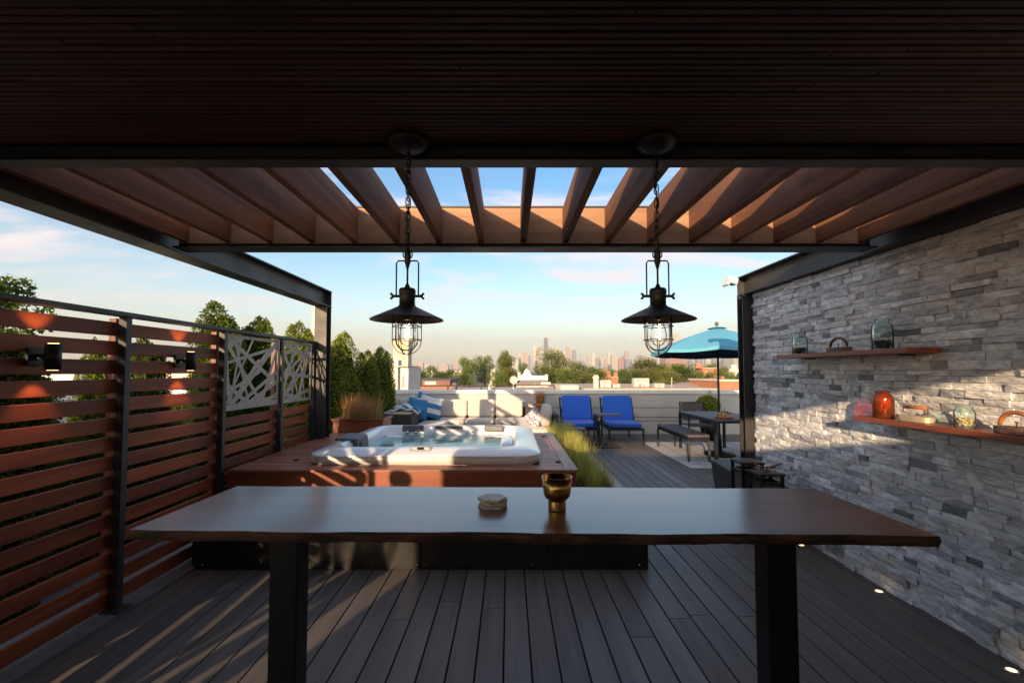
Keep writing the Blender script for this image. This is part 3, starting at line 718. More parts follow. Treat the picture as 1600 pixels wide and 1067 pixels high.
m = M(); loft(m, [rrect(HX + .004, HY + .004, .214, DZ + .0735), rrect(HX + .005, HY + .005, .214, DZ + .080), rrect(HX - .004, HY - .004, .21, DZ + .086), rrect(HX - .05, HY - .05, .18, DZ + .100), rrect(HX - .12, HY - .12, .17, DZ + .122), rrect(HX - .19, HY - .19, .16, DZ + .133), rrect(HX - .215, HY - .215, .16, DZ + .128),
    rrect(HX - .235, HY - .235, .17, DZ + .10), rrect(HX - .25, HY - .25, .2, DZ + .03), rrect(HX - .29, HY - .29, .24, DZ - .10), rrect(HX - .32, HY - .32, .25, DZ - .24), rrect(HX - .62, HY - .62, .2, DZ - .27), rrect(HX - .66, HY - .66, .2, DZ - .55)], cap=True)
m.build('shell', K['tub'], tub)
# moulded corner seats and back rests rising above the water line
for cx_, cy_ in ((-1, 1), (1, 1), (-1, -1), (1, -1)):
    m = M(); m.sup((TX + cx_ * .66, TY + cy_ * .66, DZ - .09), (.30, .30, .25), e=.55); m.build('seat_moulding', K['tub'], tub)
m = M(); m.sup((TX + .74, TY - .1, DZ - .03), (.14, .62, .24), e=.3)
m.build('seat_moulding', K['tub'], tub)
m = M(); loft(m, [rrect(HX - .254, HY - .254, .2, DZ + .022), rrect(HX - .6, HY - .6, .2, DZ + .022)], cap=True)
# ripples
base = m; m = M(); n = 40; g = []
for j in range(n + 1):
    for i in range(n + 1):
        X = TX + (i / n * 2 - 1) * (HX - .262); Y = TY + (j / n * 2 - 1) * (HY - .262)
        g.append((X, Y, DZ + .02 + .0006 * math.sin(X * 31 + Y * 9) + .0006 * math.sin(Y * 37 - X * 13) + .0004 * math.sin(X * 60 + 1)))
m.smooth = True; m.add(g, [(j * (n + 1) + i, j * (n + 1) + i + 1, (j + 1) * (n + 1) + i + 1, (j + 1) * (n + 1) + i) for j in range(n) for i in range(n)])
m.build('water', K['water'], tub)
def headrest(x, y, w, d, rz, z=DZ + .105, tilt=0, h=.06):
    m = M(); m.sup((x, y, z), (w, d, h), Matrix.Rotation(R(rz), 3, 'Z') @ Matrix.Rotation(R(tilt), 3, 'X'), e=.4)
    m.build('headrest', K['pillow_grey'], tub)
def pad(c, size, rz=0, tx=0, ty=0, parent=tub):
    m = M(); m.obox(c, size, Matrix.Rotation(R(rz), 3, 'Z') @ Matrix.Rotation(R(tx), 3, 'X') @ Matrix.Rotation(R(ty), 3, 'Y')); return m.build('headrest', K['pillow_grey'], parent, bevel=min(size) * .45, seg=4)
pad((TX - .47, TY + .795, DZ + .098), (.27, .035, .080), tx=-12)
pad((TX - .01, TY + .80, DZ + .110), (.35, .035, .040), tx=-12)
pad((TX + .57, TY + .775, DZ + .098), (.25, .035, .080), rz=-14, tx=-12)
pad((TX - .895, TY - .28, DZ + .140), (.20, .40, .030), ty=3)
pad((TX - .785, TY - .28, DZ + .085), (.035, .36, .13), ty=-8)
m = M(); m.lathe([(0, .004), (.03, .004), (.042, 0), (.042, -.006)], (TX - .763, TY - .36, DZ + .07), 20, Matrix.Rotation(R(90), 3, 'Y')); m.build('speaker_grille', K['blk'], tub)
for dx in (-.54, -.43):
    m = M(); m.lathe([(0, .006), (.012, .008), (.013, 0), (.024, 0), (.026, -.004)], (TX + dx, TY + .775, DZ + .055), 16, Matrix.Rotation(R(80), 3, 'X')); m.build('jet', K['chrome'], tub)
for dx, dz in ((-.2, .05), (.22, .05), (.3, .06)):
    m = M(); m.lathe([(0, .004), (.010, .005), (.014, -.002)], (TX + dx, TY + .782, DZ + dz), 14, Matrix.Rotation(R(80), 3, 'X')); m.build('jet', K['chrome'], tub)
cp = Vector((TX - .04, TY - .93, DZ + .119)); rt = Matrix.Rotation(R(24), 3, 'X')
m = M(); m.sup(cp, (.21, .11, .022), rt, e=.6); cpo = m.build('control_panel', mat('silver_control_plastic', (.42, .39, .38), rough=.35), tub)
m = M(); m.obox(cp + rt @ Vector((0, 0, .0115)), (.06, .034, .003), rt); m.build('display', K['blk'], cpo)
for sx in (-.062, -.04, .045, .066):
    m = M(); m.obox(cp + rt @ Vector((sx, 0, .011)), (.016, .05, .003), rt @ Matrix.Rotation(R(45), 3, 'Z')); m.build('button', K['plastic_white'], cpo)
# =====================================================================
# parapet
# =====================================================================
pp = thing('parapet_wall', 'low pale rendered parapet wall closing the far end of the roof', 'wall', (1, 11.15, 0))
m = M(); m.box(-9, 4.84, 11.12, 11.34, -9, .955); m.build('wall', K['parapet'], pp)
m = M(); m.box(4.842, 9, 11.02, 11.34, -9, .955); m.build('wall', K['parapet'], pp)
m = M()
for k in range(6): m.box(-9 + k * 2.305, -9 + (k + 1) * 2.305 - .008, 11.08, 11.38, .957, 1.045)
m.box(4.84, 9, 10.98, 11.38, .957, 1.045); m.build('coping', K['coping'], pp, bevel=.006)
m = M()
for z in (.30, .62): m.box(-3, 4.83, 11.112, 11.119, z, z + .012)
m.build('wall_seams', K['curb'], pp)
m = M(); r1 = random.Random(4)
for a, b in ((-1.0, .9), (1.1, 2.9), (2.6, 4.7)):
    pts = [(a + (b - a) * k / 14, 11.10, .425 - .03 * math.sin(math.pi * k / 14) + r1.uniform(-.004, .004)) for k in range(15)]; m.tube(pts, .006, 6)
cb = m.build('cable', K['blk']); tag(cb, 'thin black cable hung along the pale parapet wall', 'cable')

# =====================================================================
# sofa
# =====================================================================
sf = thing('sectional_sofa', 'U-shaped dark wicker sectional sofa with cream cushions', 'sofa', (-.6, 10.2, 0))
m = M(); m.box(-2.35, .50, 10.0, 10.86, .06, .30); m.box(-2.35, .50, 10.87, 11.0, .06, .66)
m.box(-1.86, -1.30, 8.95, 9.998, .06, .30); m.box(-2.42, -1.88, 8.9, 10.84, .06, .655)
m.box(.18, .82, 8.5, 9.998, .06, .28); m.box(.83, .92, 8.52, 10.3, .06, .70)
m.build('wicker_base', K['wicker'], sf, bevel=.01)
def cushion(name, c, size, rot=None):
    m = M(); m.obox(c, size, rot); o = m.build(name, K['cush'], sf, bevel=min(size) * .36, seg=4); return o
RX = lambda a: Matrix.Rotation(R(a), 3, 'X')
for k in range(4):
    x0 = -1.60 + .645 * k
    if k < 4: cushion('seat_cushion', (x0 + .317 if k < 3 else .46, 10.36, .375), (.63 if k < 3 else .40, .70, .14))
    if k < 3: cushion('back_cushion', (x0 + .317, 10.72, .65), (.63, .15, .40), RX(-7))
for y0 in (8.97, 9.49): cushion('seat_cushion', (-1.575, y0 + .25, .375), (.56, .50, .14))
cushion('back_cushion', (-1.80, 10.62, .65), (.50, .14, .40), Matrix.Rotation(R(24), 3, 'Z') @ RX(-8))
cushion('back_cushion', (-2.02, 10.05, .70), (.15, .62, .42), Matrix.Rotation(R(-38), 3, 'Z') @ Matrix.Rotation(R(10), 3, 'Y'))
cushion('arm_cushion', (-2.15, 9.36, .685), (.54, .88, .05))
for y0 in (8.52, 9.27): cushion('seat_cushion', (.50, y0 + .36, .365), (.64, .72, .15))
m = M(); m.sup((.72, 8.95, .655), (.20, .66, .42), Matrix.Rotation(R(6), 3, 'Y'), e=.42, nu=40); m.build('back_cushion', K['cush'], sf)
def pillow(label, c, size, rot, mt, group=None, stripes=None):
    root = thing('throw_pillow', label, 'pillow', c, group)
    m = M(); r3 = Euler([R(a) for a in rot]).to_matrix()
    vs = []; n = 14
    for side in (1, -1):
        for j in range(n + 1):
            for i in range(n + 1):
                u, v = i / n * 2 - 1, j / n * 2 - 1
                t = (1 - abs(u) ** 2.5) ** .5 * (1 - abs(v) ** 2.5) ** .5 if abs(u) < 1 and abs(v) < 1 else 0
                pin = 1 - .10 * (1 - abs(u * v)) * max(abs(u), abs(v)) ** 3
                vs.append(Vector(c) + r3 @ Vector((u * size[0] / 2 * pin, side * (.004 + t * size[2] / 2), v * size[1] / 2 * pin)))
    N1 = (n + 1) ** 2; m.smooth = True; base = len(m.v); m.v += [tuple(p) for p in vs]; b2 = M(); b2.v = m.v[:]
    b2.smooth = True
    for sidx in (0, 1):
        for j in range(n):
            tgt = m
            if stripes and any(a <= j < b for a, b in stripes): tgt = b2
            for i in range(n):
                q = [sidx * N1 + j * (n + 1) + i, sidx * N1 + j * (n + 1) + i + 1, sidx * N1 + (j + 1) * (n + 1) + i + 1, sidx * N1 + (j + 1) * (n + 1) + i]
                if sidx: q = q[::-1]
                tgt.f.append(tuple(q)); tgt.t.append(.5); tgt.sm.append(True)
    m.build('cover', mt, root)
    if stripes: b2.build('stripes', K['teal'], root)
    return root
pillow('plain azure blue pillow leaning between the cream sofa corner and the striped pillow', (-1.93, 9.80, .70), (.46, .46, .18), (-12, 12, 38), K['teal'])
pillow('white pillow with wide blue stripes leaning on the back left corner of the sofa', (-1.70, 10.05, .71), (.50, .50, .20), (-14, 14, 22), K['white_cloth'], stripes=((0, 3), (6, 9)))
pillow('second blue pillow tucked behind the white and blue striped pillow', (-1.88, 10.38, .76), (.46, .46, .14), (-10, 20, 10), K['teal'])
pillow('cream throw pillow leaning at the far left corner of the sectional sofa', (-2.16, 9.85, .80), (.50, .34, .16), (-14, -10, 55), K['cush'])
pillow('small mauve and white patterned pillow leaning on the cream right arm cushion', (.50, 8.9, .60), (.36, .34, .14), (-16, 40, -30), mat('mauve_pattern_cloth', (.20, .16, .24), (.62, .58, .60), rough=.9, scale=26, contrast=(.45, .55)))
# towel heaped along the left arm
tw = thing('beach_towel', 'blue and white towel heaped along the left side of the sofa', 'towel', (-2.15, 9.2, .7))
r1 = random.Random(9)
for nm, mt, ys, zz in (('blue_fold', K['teal'], (9.15, 9.85), .745), ('white_fold', K['white_cloth'], (8.93, 9.3), .735)):
    m = M(); m.smooth = True; g = []; n = 26
    for j in range(n + 1):
        for i in range(n + 1):
            u, v = i / n, j / n; X = -2.40 + u * .62; Y = ys[0] + v * (ys[1] - ys[0])
            h = zz + .05 * math.sin(v * 7 + u * 2) * math.sin(u * 3.1) + .022 * math.sin(u * 16 + v * 5) + .06 * math.sin(math.pi * u) * v - .05 * (abs(2 * u - 1) ** 4)
            g.append((X + .02 * math.sin(v * 11), Y, h))
    m.add(g, [(j * (n + 1) + i, j * (n + 1) + i + 1, (j + 1) * (n + 1) + i + 1, (j + 1) * (n + 1) + i) for j in range(n) for i in range(n)])
    o = m.build(nm, mt, tw); s_ = o.modifiers.new('thick', 'SOLIDIFY'); s_.thickness = .02
# sofa side boxes
def frame_table(name, label, cat, x0, x1, y0, y1, z, top=K['tabletop'], leg=.022, tt=.025, mid=None, group=None):
    t = thing(name, label, cat, ((x0 + x1) / 2, (y0 + y1) / 2, 0), group)
    m = M(); m.box(x0, x1, y0, y1, z - tt, z); m.build('top', top, t, bevel=.003)
    m = M(); w = leg
    m.box(x0 + w + .001, x1 - w - .001, y0, y0 + w, z - tt - .031, z - tt - .001); m.box(x0 + w + .001, x1 - w - .001, y1 - w, y1, z - tt - .031, z - tt - .001)
    m.box(x0, x0 + w, y0 + w + .001, y1 - w - .001, z - tt - .031, z - tt - .001); m.box(x1 - w, x1, y0 + w + .001, y1 - w - .001, z - tt - .031, z - tt - .001)
    m.build('apron', K['blk'], t)
    for X in (x0, x1 - w):
        for Y in (y0, y1 - w):
            m = M(); m.box(X, X + w, Y, Y + w, .0085, z - tt - .001); m.build('leg', K['blk'], t, bevel=.002)
    return t
frame_table('side_table', 'small dark metal side table beside the cream right arm of the sofa', 'side table', .92, 1.28, 8.95, 9.35, .46)
# U shaped laptop table between the loungers
st = thing('side_table', 'narrow dark C-shaped side table standing between the two blue loungers', 'side table', (1.9, 9.2, 0))
m = M(); m.box(1.72, 2.22, 9.0, 9.36, .63, .655); m.build('top', K['tabletop'], st, bevel=.003)
m = M(); m.box(1.715, 1.74, 9.0, 9.36, .45, .628); m.box(1.715, 1.74, 9.0, 9.03, .03, .449); m.box(1.715, 1.74, 9.33, 9.36, .03, .449); m.box(1.80, 1.83, 9.0, 9.03, .03, .628); m.box(1.715, 2.18, 9.0, 9.03, .004, .029); m.box(1.715, 2.18, 9.33, 9.36, .004, .029); m.build('frame', K['blk'], st)
m = M(); m.box(.0, .36, 0, .30, 0, .02); m.box(.01, .03, .01, .29, -.40, -.001); m.box(.33, .35, .01, .29, -.40, -.001)
t2 = m.build('side_table', K['tabletop'], bevel=.002); t2.location = (1.02, 8.25, .452); t2.scale = (1, 1, 1)
tag(t2, 'low grey side table half hidden behind the ornamental grass', 'side table')

# =====================================================================
# loungers
# =====================================================================
def lounger():
    t = thing('sun_lounger', 'cobalt blue cushioned lounger nearer the sofa', 'sun lounger', (0, 0, 0), 'blue sun loungers by the parapet')
    m = M(); m.box(-.36, .36, 0, .03, .30, .345); m.box(-.36, -.33, .031, 1.35, .30, .345); m.box(.33, .36, .031, 1.35, .30, .345); m.box(-.36, .36, 1.351, 1.38, .30, .345)
    for k in range(9): m.box(-.329, .329, .08 + k * .13, .13 + k * .13, .325, .34)
    m.build('frame', K['blk'], t, bevel=.004)
    for X in (-.36, .325):
        for Y in (.0, 1.25):
            m = M(); m.box(X, X + .035, Y, Y + .035, .001, .299); m.build('leg', K['blk'], t, bevel=.003)
    rot = Matrix.Rotation(R(62), 3, 'X')
    def place(c, d): return Vector((0, .80, .40)) + rot @ Vector((c, d[0], d[1]))
    m = M()
    for X in (-.345, .345): m.bar((X, .80, .36), Vector((X, .80, .36)) + rot @ Vector((0, .62, 0)), .03, .03)
    m.bar((-.34, 1.06, .88), (.34, 1.06, .88), .03, .03); m.bar((-.3, 1.0, .75), (-.3, 1.3, .34), .02, .02); m.bar((.3, 1.0, .75), (.3, 1.3, .34), .02, .02)
    m.build('backrest_frame', K['blk'], t)
    m = M(); m.sup((0, .42, .40), (.64, .84, .09), e=.14); m.build('seat_cushion', K['bluec'], t)
    m = M(); m.sup(Vector((0, .80, .42)) + rot @ Vector((0, .28, .045)), (.64, .58, .09), rot, e=.14); m.build('back_cushion', K['bluec'], t)
    return t
l1 = lounger(); l1.location = (1.50, 9.38, 0)
l2 = dup(l1, (2.38, 9.33, 0), R(-1.5), 'cobalt blue cushioned lounger nearer the dining table')

# =====================================================================
# dining set + umbrella
# =====================================================================
DT = frame_table('dining_table', 'grey topped outdoor dining table with black frame under the umbrella', 'table', 3.33, 4.23, 7.45, 9.05, .72, leg=.045, tt=.03)
b = thing('bench', 'backless dark bench with sling seat on the tile mat', 'bench', (3.15, 8.4, 0))
m = M(); m.sup((3.14, 8.42, .432), (.38, 1.62, .05), e=.12); m.build('seat', K['mesh_sling'], b)
m = M(); m.box(2.965, 3.315, 7.62, 7.65, .355, .405); m.box(2.965, 3.315, 9.19, 9.22, .355, .405); m.box(2.955, 2.985, 7.651, 9.189, .36, .405); m.box(3.295, 3.325, 7.651, 9.189, .36, .405); m.build('frame', K['blk'], b)
for X in (2.955, 3.29):
    for Y in (7.62, 9.185):
        m = M(); m.box(X, X + .035, Y, Y + .035, .0085, .354); m.build('leg', K['steel'], b, bevel=.003)
def dchair():
    t = thing('dining_chair', 'x', 'chair', (0, 0, 0), 'dark sling chairs around the dining table')
    m = M(); m.box(-.24, .24, -.24, .22, .40, .425); m.build('seat', K['mesh_sling'], t, bevel=.006)
    m = M(); m.sup((0, .235, .66), (.44, .02, .36), Matrix.Rotation(R(-7), 3, 'X'), e=.1); m.build('backrest', K['mesh_sling'], t)
    m = M()
    for X in (-.26, .235): m.bar((X + .0125, .215, .43), (X + .0125, .265, .86), .025, .03)
    m.bar((-.235, .265, .85), (.235, .265, .85), .03, .02); m.bar((-.248, .24, .6), (-.248, -.22, .62), .03, .02); m.bar((.248, .24, .6), (.248, -.22, .62), .03, .02)
    m.build('back_frame', K['blk'], t)
    for X in (-.265, .241):
        for Y in (-.24, .21):
            m = M(); m.box(X, X + .026, Y, Y + .026, .0085, .60 if Y < 0 else .44); m.build('leg', K['blk'], t, bevel=.002)
    return t
c1 = dchair(); c1.location = (3.84, 9.42, 0); c1['label'] = 'sling back chair at the far head of the dining table facing the camera'
dup(c1, (4.42, 7.95, 0), R(-90), 'dark sling chair tucked under the right side of the dining table')
dup(c1, (3.98, 7.02, 0), R(172), 'dark chair with its back to the camera right behind the black pergola post')
um = thing('umbrella', 'octagonal azure blue patio umbrella standing through the dining table', 'umbrella', (3.76, 8.25, 0))
ux, uy = 3.76, 8.25
tl = Matrix.Rotation(R(-2.2), 3, 'X')
def uc(r, a, z): return Vector((ux, uy, 0)) + Vector((0, 0, 1.86)) + tl @ Vector((r * math.cos(a), r * math.sin(a), z))
m = M(); A0 = R(22.5); RN = 10
rings = []
for j in range(RN + 1):
    r = .10 + (1.16 - .10) * j / RN; ring = []
    for k in range(8):
        a, b_ = A0 + k * math.pi / 4, A0 + (k + 1) * math.pi / 4
        for s_ in range(6):
            t = s_ / 6; p = Vector((math.cos(a), math.sin(a))) * (1 - t) + Vector((math.cos(b_), math.sin(b_))) * t
            sag = .035 * math.sin(math.pi * t) * (j / RN)
            zz = .43 * (1 - (r / 1.16)) ** .95 + .02 * math.sin(math.pi * r / 1.16) - sag * .6
            ring.append(Vector((ux, uy, 1.86)) + tl @ Vector((p.x * r, p.y * r, zz)))
    rings.append(ring)
n = 48; m.smooth = False
vs = [p for r_ in rings for p in r_]; m.add(vs, [(i * n + k, (i + 1) * n + k, (i + 1) * n + (k + 1) % n, i * n + (k + 1) % n) for i in range(RN) for k in range(n)])
low = [p - Vector((0, 0, .055)) for p in rings[-1]]
m.add(rings[-1] + low, [(k, n + k, n + (k + 1) % n, (k + 1) % n) for k in range(n)])
cn = m.build('canopy', [K['umb'], K['umb_shade']], um); s_ = cn.modifiers.new('thick', 'SOLIDIFY'); s_.thickness = .003; s_.material_offset = 1; s_.offset = -1  # inner face gets the darker colour that carries the shade
m = M(); ring1 = [uc(.17, A0 + k * math.pi / 4, .412) for k in range(8)]; apex = uc(0.0, 0, .455)
m.add(ring1 + [apex], [(k, (k + 1) % 8, 8) for k in range(8)]); v_ = m.build('vent', K['umb'], um); s_ = v_.modifiers.new('thick', 'SOLIDIFY'); s_.thickness = .003
for k in range(8):
    a = A0 + k * math.pi / 4
    m = M(); m.bar(uc(.05, a, .38), uc(1.13, a, -.015), .014, .02); m.bar(uc(.04, a, .02), uc(.66, a, .19), .012, .014); m.build('rib', K['blk'], um)
m = M(); m.lathe([(0, .02), (.019, .02), (.019, 2.30), (0, 2.30)], (ux, uy, 0), 16); m.build('pole', K['steel'], um)
m = M(); m.lathe([(0, 0), (.26, 0), (.26, .05), (.05, .08), (.03, .3), (0, .3)], (ux, uy, .009), 32); m.build('base', K['blk'], um)
m = M(); m.lathe([(0, 2.29), (.014, 2.29), (.014, 2.325), (.03, 2.34), (.036, 2.362), (.028, 2.385), (0, 2.395)], (ux + .0, uy + .02, .0), 20); m.build('finial', mat('bronze_finial', (.16, .09, .07), rough=.35, metal=.4), um)
# centrepiece
ce = thing('centrepiece', 'wooden dish piled with pale and dark shells on the dining table', 'centrepiece', (3.60, 7.72, .72))
m = M(); m.lathe([(0, .0), (.14, 0), (.15, .02), (.15, .045), (.135, .045), (.125, .02), (0, .018)], (3.60, 7.72, .7205), 28); m.build('dish', K['handle'], ce)
r1 = random.Random(77)
for nm, mt, cnt in (('pale_shells', K['goldbits'], 34), ('dark_shells', K['iron'], 26)):
    m = M()
    for k in range(cnt):
        a = r1.uniform(0, 6.28); rr = r1.uniform(0, .11); z = .765 + (.11 - rr) * r1.uniform(.1, 1.0)
        m.sup((3.60 + rr * math.cos(a), 7.72 + rr * math.sin(a), z), (r1.uniform(.03, .05),) * 2 + (.025,), Euler((r1.random() * 3, r1.random() * 3, 0)).to_matrix(), e=.9, nu=8, nv=5)
    m.build(nm, mt, ce)

# =====================================================================
# foliage makers
# =====================================================================
def leaves(m, n, pick, size, rr, flat=0.0):
    for _ in range(n):
        p, t, s_ = pick()
        a = Vector((rr.gauss(0, 1), rr.gauss(0, 1), rr.gauss(0, 1) * (1 - flat))).normalized(); b_ = a.cross(Vector((rr.gauss(0, 1), rr.gauss(0, 1), rr.gauss(0, 1)))).normalized()
        w = size * s_ * rr.uniform(.6, 1.3); n0 = len(m.v)
        m.v += [tuple(p - a * w), tuple(p + b_ * w * .55), tuple(p + a * w), tuple(p - b_ * w * .55)]
        m.f.append((n0, n0 + 1, n0 + 2, n0 + 3)); m.t.append(min(1, max(0, t))); m.sm.append(False)
def arbor(h, r, seed, n=9000, leafy=.019):
    rr = random.Random(seed); m = M(); lumps = [(rr.uniform(0, 6.28), rr.uniform(.05, .98), rr.uniform(.10, .42)) for _ in range(40)]; tips = [(rr.uniform(0, 6.28), rr.uniform(0, .6), rr.uniform(.0, .11)) for _ in range(7)]
    lead = [(0, 0, 1.0, .78)] + [(.42 * r * math.cos(q), .42 * r * math.sin(q), rr.uniform(.72, 1.0), rr.uniform(.52, .70)) for q in [rr.uniform(0, 6.28) + 1.57 * i for i in range(4)]]
    def prof(t): return (min(1, (t + .06) / .14) ** .5) * max(0, 1 - t ** 3.6) ** .6
    def pick():
        lx_, ly_, lh, lr = lead[int(rr.random() * 5)]
        t = rr.random() ** 1.0; a = rr.uniform(0, 6.28); bump = 1.0
        for la, lt, ls in lumps:
            da = (a + lx_ * 9 - la + math.pi) % (2 * math.pi) - math.pi; d2 = (da * .6) ** 2 + ((t * lh - lt) * 4.2) ** 2; bump += ls * math.exp(-d2 * 9)
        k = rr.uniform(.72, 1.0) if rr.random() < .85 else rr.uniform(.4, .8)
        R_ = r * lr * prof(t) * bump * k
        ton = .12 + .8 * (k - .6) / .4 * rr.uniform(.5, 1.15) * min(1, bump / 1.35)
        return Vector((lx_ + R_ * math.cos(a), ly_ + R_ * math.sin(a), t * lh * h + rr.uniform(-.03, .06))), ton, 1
    m.tone = 0
    for lx_, ly_, lh, lr in lead: m.lathe([(0.001, .02)] + [(r * lr * prof(k / 12) * .78, k / 12 * h * lh * .93 + .02) for k in range(12)] + [(0.001, h * lh * .92)], (lx_, ly_, 0), 10)
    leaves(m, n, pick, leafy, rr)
    return m
def make_arbor(name, label, cat, h, r, seed, mt, loc, group=None, n=9000):
    t = thing(name, label, cat, (0, 0, 0), group)
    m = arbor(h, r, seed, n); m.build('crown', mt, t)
    m = M(); m.tube([(0, 0, -.12), (0, 0, .25)], [.03, .025], 8); m.build('trunk', K['trunk'], t)
    t.location = loc
    return t
G = 'arborvitae shrubs growing outside the fence'
a1 = make_arbor('arborvitae', 'tall bushy arborvitae just right of the left pergola post, the largest of the far clump', 'shrub', 2.22, .38, 1, K['arb'], (-2.95, 8.25, -.05), G, 30000)
dup(a1, (-2.62, 8.55, -.05), 1.1, 'middle arborvitae squeezed between two others of the far clump', (.75, .75, .86))
dup(a1, (-2.62, 9.35, -.05), 2.3, 'rightmost arborvitae of the far clump, in front of the pale chimney', (.82, .82, .91))
dup(a1, (-3.42, 9.0, -.05), 3.9, 'narrow arborvitae peeping out beside the left pergola post', (.8, .8, .93))
a2 = make_arbor('arborvitae', 'tall dark arborvitae with a split crown rising above the fence behind the second post', 'shrub', 2.42, .40, 5, K['arb2'], (-3.55, 5.5, -.12), G, 32000)
dup(a2, (-3.25, 5.95, -.12), 2.0, 'arborvitae touching the right side of the tall split one', (.8, .8, .95))
dup(a1, (-3.5, 6.6, -.1), .7, 'pointed arborvitae showing above the first cut metal panel', (.75, .75, 1.04))
dup(a1, (-3.55, 7.75, -.1), 1.9, 'arborvitae behind the last cut metal panel next to the steel post', (.95, .95, 1.08))
dup(a1, (-3.80, 4.2, -.1), 4.2, 'slim sunlit arborvitae seen through the slats left of the middle fence post', (.55, .55, .84))
dup(a2, (-3.55, 4.45, -.12), 5.0, 'brownish arborvitae seen through the slats right of the middle fence post', (.62, .62, .80))
dup(a1, (-3.85, 3.5, -.1), 2.9, 'dark arborvitae seen through the slats at the left edge of the picture', (1.0, 1.0, .74))
dup(a2, (-3.75, 3.85, -.12), 1.2, 'low dark evergreen standing in for shaded shrub bottoms under the nearer sconce', (.8, .8, .45))  # dark squat copy placed where the shrub bottoms lie in shade
dup(a2, (-3.55, 4.75, -.12), 2.2, 'low dark evergreen standing in for shaded shrub bottoms under the second sconce', (.9, .9, .5))  # another dark copy for the shaded lower part of the shrubs
for k, Y in enumerate((.35, 1.2, 2.05, 3.0)): dup(a2, (-3.4, Y, -.12), 1.7 * k, ('nearest', 'second', 'third', 'fourth')[k] + ' evergreen added to the row outside the fence beside the camera to shade its posts', (.8, .8, .92 if k < 3 else .8))  # extra evergreens placed to keep the sun off the fence and pergola post
for k, (X, Y, sc_, lab) in enumerate(((-3.7, 2.9, (1.0, 1.0, .5), 'low bushy evergreen outside the first fence bay'), (-5.2, 7.5, (1.1, 1.1, .5), 'low evergreen farther outside the tall split arborvitae'))):
    dup(a2, (X, Y, -.12), k * 1.3, lab, sc_)
# ornamental red grass pots
def grass_pot(name, label, cat, x0, x1, y0, y1, z0, z1, mt, n, hh, seed, capw=.03):
    t = thing(name, label, cat, ((x0 + x1) / 2, (y0 + y1) / 2, z0)); rr = random.Random(seed)
    m = M(); m.tone = .5
    m.box(x0, x1, y0, y0 + .025, z0, z1 - .021); m.box(x0, x1, y1 - .025, y1, z0, z1 - .021); m.box(x0, x0 + .025, y0 + .0255, y1 - .0255, z0, z1 - .021); m.box(x1 - .025, x1, y0 + .0255, y1 - .0255, z0, z1 - .021); m.build('box', mt, t)
    m = M(); m.tone = .6; o = .02
    m.box(x0 - o, x1 + o, y0 - o, y0 + capw, z1 - .02, z1); m.box(x0 - o, x1 + o, y1 - capw, y1 + o, z1 - .02, z1); m.box(x0 - o, x0 + capw, y0 + capw + .001, y1 - capw - .001, z1 - .02, z1); m.box(x1 - capw, x1 + o, y0 + capw + .001, y1 - capw - .001, z1 - .02, z1); m.build('rim', mt, t, bevel=.003)
    m = M(); m.box(x0 + .026, x1 - .026, y0 + .026, y1 - .026, z0 + .01, z1 - .05); m.build('soil', K['soil'], t)
    m = M(); m2 = M()
    for k in range(n):
        x = rr.uniform(x0 + .08, x1 - .08); y = rr.uniform(y0 + .06, y1 - .06); h = hh * rr.uniform(.55, 1.05)
        blade(m, x, y, z1 - .05, h, rr.uniform(.02, .16), rr.uniform(0, 6.28), .003, .5 * rr.random(), droop=.6)
        if rr.random() < .45: blade(m, x, y, z1 - .05 + 0 * h, h * 1.06, rr.uniform(.02, .12), rr.uniform(0, 6.28), .0035, 1.0, droop=.6)
    m.build('grass_tuft', K['redgrass'], t)
    return t
grass_pot('planter_box', 'wooden planter box of red tipped grass behind the left corner of the hot tub', 'planter', -2.40, -1.72, 6.30, 6.75, .60, .85, K['ipef'], 330, .40, 3)
# terracotta pot by the sofa
pt = thing('flower_pot', 'terracotta pot of red tipped grass behind the right arm of the sofa', 'plant pot', (.48, 10.55, 0))
m = M(); m.lathe([(0, .45), (.10, .45), (.15, .72), (.165, .72), (.165, .76), (.145, .76), (.14, .72), (0, .71)], (.72, 10.55, 0), 28); m.build('pot', K['terra'], pt)
m = M(); rr = random.Random(6)
for k in range(420):
    a, q = rr.uniform(0, 6.28), rr.uniform(0, .11); h = rr.uniform(.2, .36)
    blade(m, .72 + q * math.cos(a), 10.55 + q * math.sin(a), .72, h, rr.uniform(.01, .12), a, .004, rr.uniform(.2, 1), droop=.5)
m.build('grass_tuft', K['redgrass'], pt)
m = M(); m.box(.55, .90, 10.38, 10.72, .01, .448); m.build('pot_stand', K['wicker'], pt)
# round shrub behind the dining table
sb = thing('potted_shrub', 'round clipped green shrub in a pot behind the dining table', 'shrub', (4.38, 10.15, 0))
rr = random.Random(15)
def pk():
    a = Vector((rr.gauss(0, 1), rr.gauss(0, 1), rr.gauss(0, 1))).normalized(); k = rr.uniform(.75, 1.05)
    return Vector((4.38, 10.15, .74)) + Vector((a.x * .25, a.y * .25, a.z * .22)) * k, .3 + .6 * (k - .75) / .3, 1
m = M(); leaves(m, 2600, pk, .028, rr); m.build('crown', K['arb'], sb)
m = M(); m.lathe([(0, 0.01), (.14, .01), (.19, .5), (.17, .5), (0, .48)], (4.38, 10.15, 0), 24); m.tube([(4.38, 10.15, .45), (4.38, 10.15, .7)], .02, 8); m.build('pot', K['blk'], sb)

